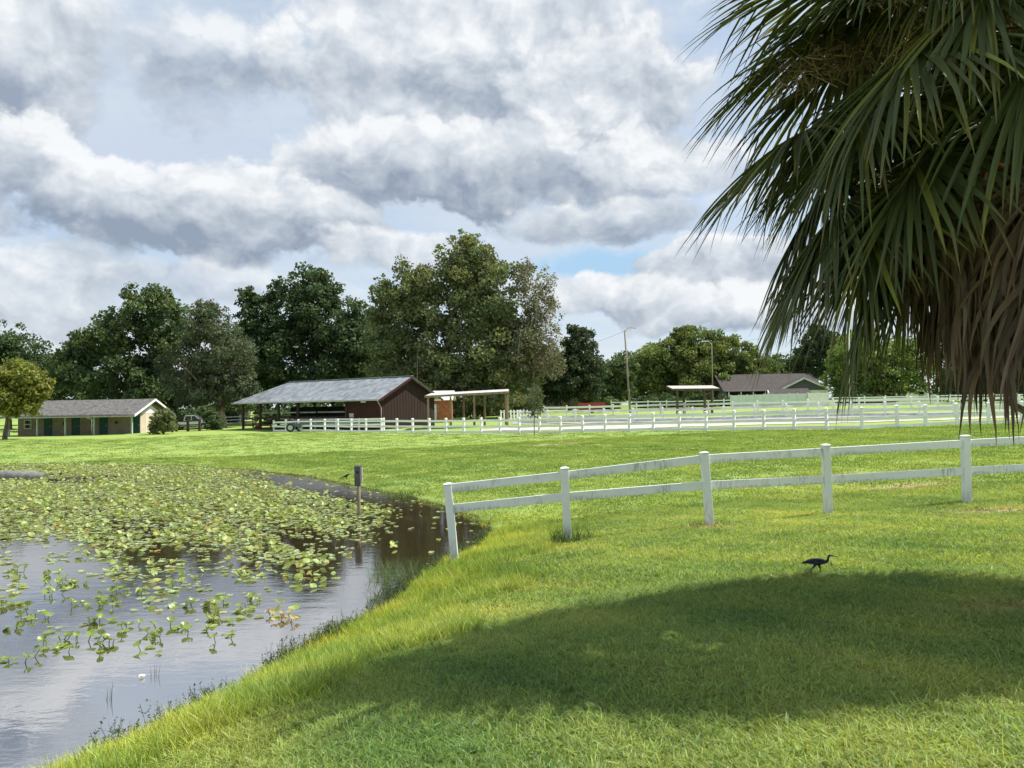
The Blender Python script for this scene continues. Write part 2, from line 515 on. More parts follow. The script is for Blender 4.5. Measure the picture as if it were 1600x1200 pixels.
# wet mud right at the water line and below it
sepz = T.new('ShaderNodeSeparateXYZ')
T.put(sepz.inputs[0], pos)
mudf = T.sstep(T.math('ADD', sepz.outputs[2], T.math('MULTIPLY', T.math('SUBTRACT', nB, .5), .05)), .05, .0)
g = T.mix(mudf, g, (.045, .034, .020))
T.put(b.inputs['Base Color'], g)
bp = T.new('ShaderNodeBump')
bp.inputs['Strength'].default_value = .9
bp.inputs['Distance'].default_value = .05
T.put(bp.inputs['Height'], T.math('ADD', nC, T.math('MULTIPLY', nB, .8)))
T.put(b.inputs['Normal'], bp.outputs[0])
M['lawn'] = m
M['sand'] = mottled('pale_track_sand', (.34, .32, .29), (.52, .48, .42), .8, .95, .3, (1, 2, 1))
M['grey_sand'] = mottled('grey_arena_sand', (.24, .235, .22), (.36, .35, .33), .7, .95, .3, (1, 2, 1))

m, T, b = mat('pond_water', (.02, .016, .008), .02, .5)
T.n.remove(b)
pos = T.new('ShaderNodeNewGeometry').outputs['Position']
nw = T.noise(T.vmath('MULTIPLY', pos, (.8, 1.7, 1)), 2.4, 4, .55)
nw2 = T.noise(T.vmath('MULTIPLY', pos, (1, 1.4, 1)), 11.0, 3, .5)
bp = T.new('ShaderNodeBump')
bp.inputs['Strength'].default_value = .05
bp.inputs['Distance'].default_value = .05
T.put(bp.inputs['Height'], T.math('MULTIPLY_ADD', nw2, .22, nw))
df = T.new('ShaderNodeBsdfDiffuse')
scum = T.sstep(T.noise(T.vmath('MULTIPLY', pos, (.5, 1, 1)), .9, 6, .7), .52, .70, 0, .55)
T.put(df.inputs[0], T.mix(scum, (.030, .021, .010), (.060, .055, .034)))
gl = T.new('ShaderNodeBsdfGlossy')
gl.inputs['Roughness'].default_value = .015
gl.inputs['Color'].default_value = (.97, .98, 1, 1)
T.put(gl.inputs['Normal'], bp.outputs[0])
fr = T.new('ShaderNodeFresnel')
fr.inputs['IOR'].default_value = 13.0
mx = T.new('ShaderNodeMixShader')
T.put(mx.inputs[0], fr.outputs[0])
T.l.new(df.outputs[0], mx.inputs[1])
T.l.new(gl.outputs[0], mx.inputs[2])
T.l.new(mx.outputs[0], T.n['Material Output'].inputs[0])
M['water'] = m


# ------------------------------------------------------------------ object helpers
def tag(o, label=None, cat=None, group=None, kind=None):
    if label:
        o['label'] = label
    if cat:
        o['category'] = cat
    if group:
        o['group'] = group
    if kind:
        o['kind'] = kind
    return o


def link(o, parent=None):
    COL.objects.link(o)
    if parent is not None:
        o.parent = parent
    return o


def thing(name, label, cat, loc, rz=0.0, group=None):
    o = bpy.data.objects.new(name, None)
    o.empty_display_size = 0.2
    link(o)
    o.location = loc
    o.rotation_euler = (0, 0, rz)
    return tag(o, label, cat, group)


class MB:
    """collects simple solids into one mesh"""
    def __init__(self):
        self.v, self.f = [], []

    def add(self, vs, fs):
        k = len(self.v)
        self.v += [tuple(v) for v in vs]
        self.f += [tuple(i + k for i in f) for f in fs]
        return self

    def box(self, c, s, rot=None):
        c = Vector(c)
        vs = []
        for i in (-.5, .5):
            for j in (-.5, .5):
                for k in (-.5, .5):
                    p = Vector((i * s[0], j * s[1], k * s[2]))
                    if rot is not None:
                        p = rot @ p
                    vs.append(c + p)
        return self.add(vs, [(0, 1, 3, 2), (4, 6, 7, 5), (0, 4, 5, 1), (2, 3, 7, 6), (0, 2, 6, 4), (1, 5, 7, 3)])

    def box2(self, a, b):
        a, b = Vector(a), Vector(b)
        return self.box((a + b) / 2, [abs(x) for x in (b - a)])

    def beam(self, p, q, w, h, up=(0, 0, 1)):
        p, q = Vector(p), Vector(q)
        d = (q - p)
        x = d.normalized()
        u = Vector(up)
        y = u.cross(x)
        if y.length < 1e-4:
            y = Vector((0, 1, 0)).cross(x)
        y.normalize()
        z = x.cross(y)
        rot = Matrix((x, y, z)).transposed()
        return self.box((p + q) / 2, (d.length, w, h), rot)

    def tube(self, pts, radii, n=8, cap=True):
        pts = [Vector(p) for p in pts]
        if not hasattr(radii, '__len__'):
            radii = [radii] * len(pts)
        ref = None
        vs, fs = [], []
        for i, p in enumerate(pts):
            d = (pts[min(i + 1, len(pts) - 1)] - pts[max(i - 1, 0)]).normalized()
            if ref is None:
                ref = Vector((0, 0, 1)) if abs(d.z) < .9 else Vector((1, 0, 0))
            a = d.cross(ref)
            a.normalize()
            c = d.cross(a)
            ref = -c if False else ref
            for k in range(n):
                t = 2 * math.pi * k / n
                vs.append(p + (a * math.cos(t) + c * math.sin(t)) * radii[i])
        for i in range(len(pts) - 1):
            for k in range(n):
                fs.append((i * n + k, i * n + (k + 1) % n, (i + 1) * n + (k + 1) % n, (i + 1) * n + k))
        if cap:
            fs.append(tuple(range(n - 1, -1, -1)))
            fs.append(tuple(range((len(pts) - 1) * n, len(pts) * n)))
        return self.add(vs, fs)

    def poly(self, vs, thick=None, nrm=None):
        """flat polygon, extruded along nrm when thick is given"""
        vs = [Vector(v) for v in vs]
        n = len(vs)
        if not thick:
            return self.add(vs, [tuple(range(n))])
        if nrm is None:
            nrm = (vs[1] - vs[0]).cross(vs[2] - vs[0]).normalized()
        off = Vector(nrm) * thick
        f = [tuple(range(n)), tuple(range(2 * n - 1, n - 1, -1))]
        for i in range(n):
            j = (i + 1) % n
            f.append((i, n + i, n + j, j))
        return self.add(vs + [v + off for v in vs], f)

    def mesh(self, name, material, smooth=False):
        me = bpy.data.meshes.new(name)
        me.from_pydata(self.v, [], self.f)
        me.materials.append(material)
        bm = bmesh.new()
        bm.from_mesh(me)
        bmesh.ops.recalc_face_normals(bm, faces=bm.faces)
        bm.to_mesh(me)
        bm.free()
        if smooth:
            me.shade_smooth()
        return me

    def build(self, name, material, parent=None, smooth=False, bevel=0):
        o = bpy.data.objects.new(name, self.mesh(name, material, smooth))
        link(o, parent)
        if bevel:
            md = o.modifiers.new('bevel', 'BEVEL')
            md.width = bevel
            md.segments = 2
        return o


def np_mesh(name, verts, faces, material, col=None, smooth=False):
    """fast mesh from numpy arrays; faces is an (n, k) index array"""
    me = bpy.data.meshes.new(name)
    n, k = faces.shape
    me.vertices.add(len(verts))
    me.vertices.foreach_set('co', np.ascontiguousarray(verts, np.float32).ravel())
    me.loops.add(n * k)
    me.loops.foreach_set('vertex_index', np.ascontiguousarray(faces, np.int32).ravel())
    me.polygons.add(n)
    me.polygons.foreach_set('loop_start', np.arange(0, n * k, k, dtype=np.int32))
    me.update(calc_edges=True)
    me.materials.append(material)
    if col is not None:
        a = me.attributes.new('col', 'FLOAT_COLOR', 'POINT')
        c4 = np.ones((len(verts), 4), np.float32)
        c4[:, :3] = col
        a.data.foreach_set('color', c4.ravel())
    if smooth:
        me.shade_smooth()
    return me


def np_obj(name, me, parent=None):
    o = bpy.data.objects.new(name, me)
    return link(o, parent)


def scatter(name, pts, rot, scl, idx, tint, protos, label, cat=None, kind='stuff'):
    """one object whose points carry copies of the small meshes in protos"""
    me = bpy.data.meshes.new(name)
    me.vertices.add(len(pts))
    me.vertices.foreach_set('co', np.ascontiguousarray(pts, np.float32).ravel())
    for nm, ty, key, val in (('rot', 'FLOAT_VECTOR', 'vector', rot), ('scl', 'FLOAT', 'value', scl), ('idx', 'INT', 'value', idx)):
        a = me.attributes.new(nm, ty, 'POINT')
        a.data.foreach_set(key, np.ascontiguousarray(val, np.int32 if ty == 'INT' else np.float32).ravel())
    a = me.attributes.new('tint', 'FLOAT_COLOR', 'POINT')
    c4 = np.ones((len(pts), 4), np.float32)
    c4[:, :3] = tint
    a.data.foreach_set('color', c4.ravel())
    o = link(bpy.data.objects.new(name, me))
    tag(o, label, cat, kind=kind)
    pc = bpy.data.collections.new(name + '_pieces')
    for i, pm in enumerate(protos):
        pc.objects.link(bpy.data.objects.new('%s_piece_%02d' % (name, i), pm))
    g = bpy.data.node_groups.new(name, 'GeometryNodeTree')
    g.interface.new_socket('Geometry', in_out='INPUT', socket_type='NodeSocketGeometry')
    g.interface.new_socket('Geometry', in_out='OUTPUT', socket_type='NodeSocketGeometry')
    gi, go = g.nodes.new('NodeGroupInput'), g.nodes.new('NodeGroupOutput')
    ip = g.nodes.new('GeometryNodeInstanceOnPoints')
    ci = g.nodes.new('GeometryNodeCollectionInfo')
    ci.inputs[0].default_value = pc
    ci.inputs['Separate Children'].default_value = True
    ci.inputs['Reset Children'].default_value = True

    def named(nm, ty):
        nd = g.nodes.new('GeometryNodeInputNamedAttribute')
        nd.data_type = ty
        nd.inputs[0].default_value = nm
        return [s for s in nd.outputs if s.enabled and s.name == 'Attribute'][0]
    e2r = g.nodes.new('FunctionNodeEulerToRotation')
    g.links.new(named('rot', 'FLOAT_VECTOR'), e2r.inputs[0])
    g.links.new(gi.outputs[0], ip.inputs['Points'])
    g.links.new(ci.outputs[0], ip.inputs['Instance'])
    ip.inputs['Pick Instance'].default_value = True
    g.links.new(named('idx', 'INT'), ip.inputs['Instance Index'])
    g.links.new(e2r.outputs[0], ip.inputs['Rotation'])
    g.links.new(named('scl', 'FLOAT'), ip.inputs['Scale'])
    g.links.new(ip.outputs[0], go.inputs[0])
    o.modifiers.new('scatter', 'NODES').node_group = g
    return o


# ------------------------------------------------------------------ setting: ground, water, tracks
def build_ground():
    rr = np.concatenate([[0.3], np.geomspace(0.8, 70, 330), np.geomspace(72, 3000, 70)])
    an = np.concatenate([np.linspace(-62, 62, 460), np.linspace(64, 296, 70)])
    A = np.radians(an)
    X = rr[:, None] * np.sin(A)[None, :]
    Yv = rr[:, None] * np.cos(A)[None, :]
    Xc = np.clip(X, -900, 900)
    Yc = np.clip(Yv, -900, 900)
    Z = terrain(Xc, Yc)
    nr, na = X.shape
    V = np.stack([X, Yv, Z], -1).reshape(-1, 3)
    i = np.arange(nr - 1)[:, None] * na
    j = np.arange(na)[None, :]
    jn = (j + 1) % na
    Fq = np.stack([i + j, i + jn, i + na + jn, i + na + j], -1).reshape(-1, 4)[:, ::-1]
    o = np_obj('ground', np_mesh('ground', V, Fq, M['lawn'], smooth=True))
    tag(o, kind='structure')
    # little cap under the camera
    c = len(V)


build_ground()
wv = [(p[0], p[1], 0.0) for p in POND]
cen = POND.mean(0)
mb = MB()
grow = [(cen[0] + (p[0] - cen[0]) * 1.0, cen[1] + (p[1] - cen[1]) * 1.0) for p in POND]
# outset outline a little so the bank, not the sheet, makes the water line
out = []
for i in range(len(POND)):
    a, b_, c = POND[i - 1], POND[i], POND[(i + 1) % len(POND)]
    t = (c - a) / np.linalg.norm(c - a)
    nrm = np.array([t[1], -t[0]])
    if pond_sd(np.array([b_[0] + nrm[0] * .05]), np.array([b_[1] + nrm[1] * .05]))[0] < 0:
        nrm = -nrm
    out.append((b_[0] + nrm[0] * .35, b_[1] + nrm[1] * .35, 0.0))
wo = MB().add(out, [tuple(range(len(out)))]).build('pond_water', M['water'])
bm_ = bmesh.new()
bm_.from_mesh(wo.data)
bmesh.ops.triangulate(bm_, faces=bm_.faces)
for f_ in bm_.faces:
    if f_.normal.z < 0:
        f_.normal_flip()
bm_.to_mesh(wo.data)
bm_.free()
tag(wo, kind='structure')


def strip(name, left, right, m, nx=60, ny=4, lift=.006):
    """a sheet between two pixel polylines, lying on the terrain"""
    L = [hit(*p) for p in left]
    Rr = [hit(*p) for p in right]

    def samp(P, t):
        s = t * (len(P) - 1)
        i = min(int(s), len(P) - 2)
        return P[i].lerp(P[i + 1], s - i)
    V = []
    for i in range(nx + 1):
        a, c = samp(L, i / nx), samp(Rr, i / nx)
        for j in range(ny + 1):
            p = a.lerp(c, j / ny)
            V.append((p.x, p.y, 0))
    V = np.array(V)
    V[:, 2] = terrain(V[:, 0], V[:, 1]) + lift
    Fq = []
    for i in range(nx):
        for j in range(ny):
            k = i * (ny + 1) + j
            Fq.append((k, k + ny + 1, k + ny + 2, k + 1))
    o = np_obj(name, np_mesh(name, V, np.array(Fq), m, smooth=True))
    return tag(o, kind='structure')


strip('sand_path', [(755, 673.5), (790, 673), (900, 671), (1020, 669), (1140, 665.5), (1300, 661.5), (1420, 658), (1600, 652)],
      [(755, 671.5), (790, 668.5), (900, 666), (1020, 663.5), (1140, 661.5), (1300, 659), (1420, 656), (1600, 650)], M['sand'], lift=.03)
strip('riding_track', [(800, 663), (900, 662), (1020, 659.5), (1140, 657), (1300, 653.5), (1420, 650.5), (1600, 646)],
      [(800, 657.5), (900, 656), (1020, 653.5), (1140, 651), (1300, 647.5), (1420, 645), (1600, 641)], M['grey_sand'], lift=.03)


# ------------------------------------------------------------------ fences
def set_rail(o, p, q):
    p, q = Vector(p), Vector(q)
    d = q - p
    o.location = (p + q) / 2
    o.rotation_euler = d.to_track_quat('X', 'Z').to_euler()
    o.scale = (d.length, 1, 1)


def near_fence():
    base = at(711, 878, 13.8)
    root = thing('white_fence', 'nearest white two-rail vinyl fence, its leaning end post at the pond edge', 'fence', base)
    posts = []
    for (b, t, Y, o1, o2) in near_posts:
        pb, pt = at(b[0], b[1], Y), at(t[0], t[1], Y + rnd.uniform(-.05, .05))
        posts.append((pb - base, pt - base, Y, o1, o2))
    for i, (pb, pt, Y, o1, o2) in enumerate(posts):
        d = (pt - pb).normalized()
        lo = pb - d * .25
        o = MB().beam(lo, pt - d * .03, .135, .135, up=(0, 1, 0)).build('post', M['vinyl'], root, bevel=.008)
        # cap: low pyramid with a lip
        x = Vector((1, 0, 0))
        x = (x - d * x.dot(d)).normalized()
        y = d.cross(x)
        c = pt - d * .03
        mbc = MB()
        s, s2 = .076, .05
        ring = [(s, s), (-s, s), (-s, -s), (s, -s)]
        vs = [c + x * a + y * e for a, e in ring] + [c + d * .018 + x * a + y * e for a, e in ring] + [c + d * .036 + x * a * .45 + y * e * .45 for a, e in ring]
        mbc.add(vs, [(3, 2, 1, 0), (8, 9, 10, 11)] + [(k + q, k + (q + 1) % 4, k + 4 + (q + 1) % 4, k + 4 + q) for k in (0, 4) for q in range(4)])
        mbc.build('post_cap', M['vinyl'], o)
    for i in range(len(posts) - 1):
        for which in (3, 4):
            e = []
            for j, s in ((i, 1), (i + 1, -1)):
                pb, pt, Y = posts[j][:3]
                L = (posts[j][which]) * Y / F
                d = (pt - pb).normalized()
                e.append(pt - d * L)
            dd = (e[1] - e[0]).normalized() * .03
            MB().beam(e[0] + dd, e[1] - dd, .045, .150).build('rail', M['vinyl'], root, bevel=.005)


near_fence()


def fence(name, label, pts, h, rails, m, group=None, post_w=.13, rail_w=.14, cap=True, rail_m=None, jitter=.02, cat='fence'):
    """pts: ground points of the posts; rails: heights above ground"""
    base = Vector(pts[0])
    root = thing(name, label, cat, base, group=group)
    mb = MB().box((0, 0, h / 2 - .1), (post_w, post_w, h + .2 - .02))
    if cap:
        s = post_w * .62
        mb.add([(s, s, h - .02), (-s, s, h - .02), (-s, -s, h - .02), (s, -s, h - .02), (s, s, h + .02), (-s, s, h + .02), (-s, -s, h + .02), (s, -s, h + .02), (0, 0, h + .06)],
               [(3, 2, 1, 0), (0, 1, 5, 4), (1, 2, 6, 5), (2, 3, 7, 6), (3, 0, 4, 7), (4, 5, 8), (5, 6, 8), (6, 7, 8), (7, 4, 8)])
    pm = mb.mesh(name + '_post', m)
    rm = MB().box((0, 0, 0), (1, .045, rail_w)).mesh(name + '_rail', rail_m or m)
    prev = None
    for i, p in enumerate(pts):
        p = Vector(p)
        o = link(bpy.data.objects.new('post', pm), root)
        o.location = p - base
        d = (Vector(pts[min(i + 1, len(pts) - 1)]) - Vector(pts[max(i - 1, 0)]))
        o.rotation_euler = (rnd.uniform(-jitter, jitter), rnd.uniform(-jitter, jitter), math.atan2(d.y, d.x))
        if prev is not None:
            for r in rails:
                ro = link(bpy.data.objects.new('rail', rm), root)
                dr = (p - prev).normalized() * post_w * .3
                set_rail(ro, prev - base + Vector((0, 0, r + rnd.uniform(-jitter, jitter))) + dr,
                         p - base + Vector((0, 0, r + rnd.uniform(-jitter, jitter))) - dr)
        prev = p
    return root


def interp(xs, tab):
    return float(np.interp(xs, [t[0] for t in tab], [t[1] for t in tab]))


f1x = [428, 447, 466.5, 485.6, 507.5, 528, 549, 572, 596, 620.6, 645, 671, 697, 725, 752, 781.5, 811.4, 843, 876, 910.7, 945.8, 983.6,
       1021, 1061.5, 1103.4, 1147, 1193.6, 1241, 1292, 1346.5, 1402, 1446, 1495.6, 1545, 1597, 1652]
f1y = [(428, 674.5), (485, 675), (596, 676), (700, 677), (811, 676.8), (910, 675.3), (1021, 673.6), (1147, 672.6), (1241, 671.5), (1346, 669.8),
       (1446, 666.5), (1600, 661.5), (1660, 660)]
zt = [(c[0], c[2]) for c in far_fence_ctrl]
f1 = []
for px in f1x:
    p = plane(px, interp(px, f1y), interp(px, zt))
    f1.append((p.x, p.y, gz(p.x, p.y)))
fence('paddock_fence', 'long white three-rail paddock fence across the far edge of the lawn', f1, 1.18, (1.00, .55, .13), M['far_vinyl'], post_w=.15, rail_w=.165)


def line_pts(px0, Y0, px1, Y1, step):
    a, c = ground_at(px0, Y0), ground_at(px1, Y1)
    n = max(1, round((c - a).length / step))
    r = []
    for i in range(n + 1):
        p = a.lerp(c, i / n)
        r.append((p.x, p.y, gz(p.x, p.y)))
    return r


fence('paddock_fence', 'white fence running behind the paddock fence in front of the dark red barn', line_pts(434, 87, 600, 71, 4.4), 1.15, (1.1, .6), M['far_vinyl'])
fence('paddock_fence', 'white three-rail arena fence just beyond the grey riding track', line_pts(812, 79, 1660, 68, 2.9), 1.3, (1.10, .60, .16), M['far_vinyl'], post_w=.18, rail_w=.22, rail_m=M['old_rail'])
fence('paddock_fence', 'bright white two-rail fence running past the white flagpole', line_pts(850, 98, 1680, 88, 2.9), 1.35, (1.13, .6), M['far_vinyl'], post_w=.18, rail_w=.24)
fence('paddock_fence', 'thin farthest white fence in front of the brown-roofed house', line_pts(955, 126, 1660, 112, 3.0), 1.3, (1.1, .55), M['far_vinyl'], post_w=.15, rail_w=.17)
fence('picket_fence', 'short white picket fence at the right foot of the tan open shelter', line_pts(783, 90, 838, 92, .42), 1.15, (1.0, .25), M['far_vinyl'], post_w=.15, rail_w=.1)
fence('paddock_fence', 'white fence glimpsed between the pale-trunked tree and the barn', line_pts(352, 108, 398, 112, 2.4), 1.4, (1.2, .75, .3), M['far_vinyl'])
fence('wooden_fence', 'dark wooden rail fence in front of the white pickup', line_pts(258, 87, 312, 86, 1.7), 1.35, (1.15, .7, .3), M['dark_wood'], post_w=.22, cap=False)


# solid vinyl privacy screen, panels and posts
def privacy(label, px0, Y0, px1, Y1, n, h, m):
    a, c = ground_at(px0, Y0), ground_at(px1, Y1)
    root = thing('privacy_fence', label, 'fence', a)
    for i in range(n + 1):
        p = a.lerp(c, i / n)
        z = gz(p.x, p.y)
        MB().box((p.x - a.x, p.y - a.y, z - a.z + h / 2), (.14, .14, h + .12)).build('post', m, root)
        if i < n:
            q = a.lerp(c, (i + 1) / n)
            MB().beam(Vector((p.x, p.y, gz(p.x, p.y) + h / 2)) - a, Vector((q.x, q.y, gz(q.x, q.y) + h / 2)) - a, .05, h - .1).build('panel', m, root)


M['pale_green'] = mottled('pale_green_vinyl', (.58, .63, .60), (.64, .69, .66), 2, .5, 0)
privacy('pale green solid vinyl fence below the brown-roofed house', 1142, 121, 1260, 119, 9, 1.9, M['pale_green'])
privacy('short bright white solid fence right of the pale green one', 1263, 118, 1294, 118, 2, 1.95, M['white_paint'])


# ------------------------------------------------------------------ buildings
def frame_of(a, c):
    """rotation about z that takes +X along a->c"""
    d = Vector(c) - Vector(a)
    return math.atan2(d.y, d.x), Vector((d.x, d.y, 0)).length


def window(root, x0, x1, z0, z1, y, frame_m, ny=-1, bars=1):
    """window in a wall whose outside faces -y (ny = -1) at plane y"""
    t = .05
    w = MB()
    w.box2((x0 - t, y + ny * .05, z0 - t), (x1 + t, y + ny * .002, z0))
    w.box2((x0 - t, y + ny * .05, z1), (x1 + t, y + ny * .002, z1 + t))
    w.box2((x0 - t, y + ny * .05, z0), (x0, y + ny * .002, z1))
    w.box2((x1, y + ny * .05, z0), (x1 + t, y + ny * .002, z1))
    for k in range(bars):
        zz = z0 + (z1 - z0) * (k + 1) / (bars + 1)
        w.box2((x0, y + ny * .045, zz - .025), (x1, y + ny * .012, zz + .025))
    o = w.build('window', frame_m, root)
    MB().box2((x0, y + ny * .02, z0), (x1, y + ny * .004, z1)).build('pane', M['glass'], o)


def build_stable():
    A = ground_at(13, 85.5)         # front left corner of the wall
    B = ground_at(207, 84.5)
    B.z = A.z = min(A.z, B.z)
    rz, L = frame_of(A, B)
    root = thing('stable', 'long low beige stable with grey shingle roof and dark teal doors', 'stable', A, rz)
    W, H, RISE = 7.6, 2.28, 1.55
    P = 1.5                          # depth of the porch in front of the doors
    f = MB()
    # front wall (set back under the eave), back, far end
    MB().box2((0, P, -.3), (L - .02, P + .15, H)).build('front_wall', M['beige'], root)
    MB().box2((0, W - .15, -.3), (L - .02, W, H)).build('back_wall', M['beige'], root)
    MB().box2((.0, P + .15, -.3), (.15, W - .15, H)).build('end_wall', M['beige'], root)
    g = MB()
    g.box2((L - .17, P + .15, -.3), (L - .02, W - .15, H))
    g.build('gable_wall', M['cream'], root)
    # gable infill: beige triangle with a white vent panel in front
    MB().poly([(L - .15, -.3, H), (L - .15, W + .3, H), (L - .15, W / 2, H + RISE - .12)], .1, (1, 0, 0)).build('gable', M['beige'], root)
    MB().poly([(L - .05, W * .22, H + .02), (L - .05, W * .78, H + .02), (L - .05, W / 2, H + .95)], .06, (1, 0, 0)).build('gable_vent', M['white_paint'], root)
    # roof slabs
    e = .55
    for s, nm in ((0, 'roof'), (1, 'roof')):
        y0, y1 = (-e, W / 2) if s == 0 else (W + e, W / 2)
        z0 = H - RISE * e / (W / 2) + .05
        z1 = H + RISE + .05
        r = MB().poly([(-.5, y0, z0), (L + .55, y0, z0), (L + .55, y1, z1), (-.5, y1, z1)], .10, (0, 0, 1)).build('roof', M['shingle'], root)
        MB().poly([(L + .552, y0, z0 - .14), (L + .552, y0, z0 + .1), (L + .552, y1, z1 + .1), (L + .552, y1, z1 - .14)], .04, (1, 0, 0)).build('barge_board', M['white_paint'], r)
    MB().box2((-.5, -e - .12, H - .30), (L + .5, -e - .01, H - .16)).build('gutter', M['metal_trim'], root)
    MB().box2((-.2, P + .005, H - .02), (L - .3, -e + .1, H)).build('porch_ceiling', M['beige'], root)
    # posts, doors
    px = [0.6, 3.15, 6.6, 9.7, L - .1]
    for i, x in enumerate([0.0, 3.3, 6.55, 9.85, L - .12]):
        MB().box((x + .06, .0, (H - .3) / 2 - .15), (.15, .15, H - .3 + .3)).build('post', M['pale_post'], root)
    for i, x in enumerate([3.1, 6.35, 9.6, L - .95]):
        d = MB().box2((x, P - .05, -.05), (x + .95, P - .003, 2.02)).build('door', M['teal'], root)
        MB().box2((x + .08, P - .075, .9), (x + .87, P - .051, 1.0)).build('rail', M['teal'], d)
        MB().box2((x + .82, P - .11, .98), (x + .88, P - .052, 1.08)).build('handle', M['metal_trim'], d)
    window(root, .8, 1.55, .85, 1.75, P, M['white_paint'], bars=1)
    for x in (2.25, 5.5, 8.75, 11.6):
        MB().box((x, P - .08, 1.35), (.16, .15, .30)).build('wall_lamp', M['dark'], root)
    # downspout with an offset elbow near the third post
    MB().tube([(9.2, -e - .06, H - .22), (9.45, -.3, H - .36), (9.75, -.14, H - .5), (9.75, -.14, 0)], .05, 6).build('downspout', M['white_paint'], root)
    MB().box2((L - .12, P + 1.2, -.1), (L + .02, P + 1.28, H)).build('corner_trim', M['white_paint'], root)
    MB().box2((-1.0, -1.0, -.25), (L + .4, P - .002, -.02)).build('porch_slab', M['concrete'], root)


build_stable()


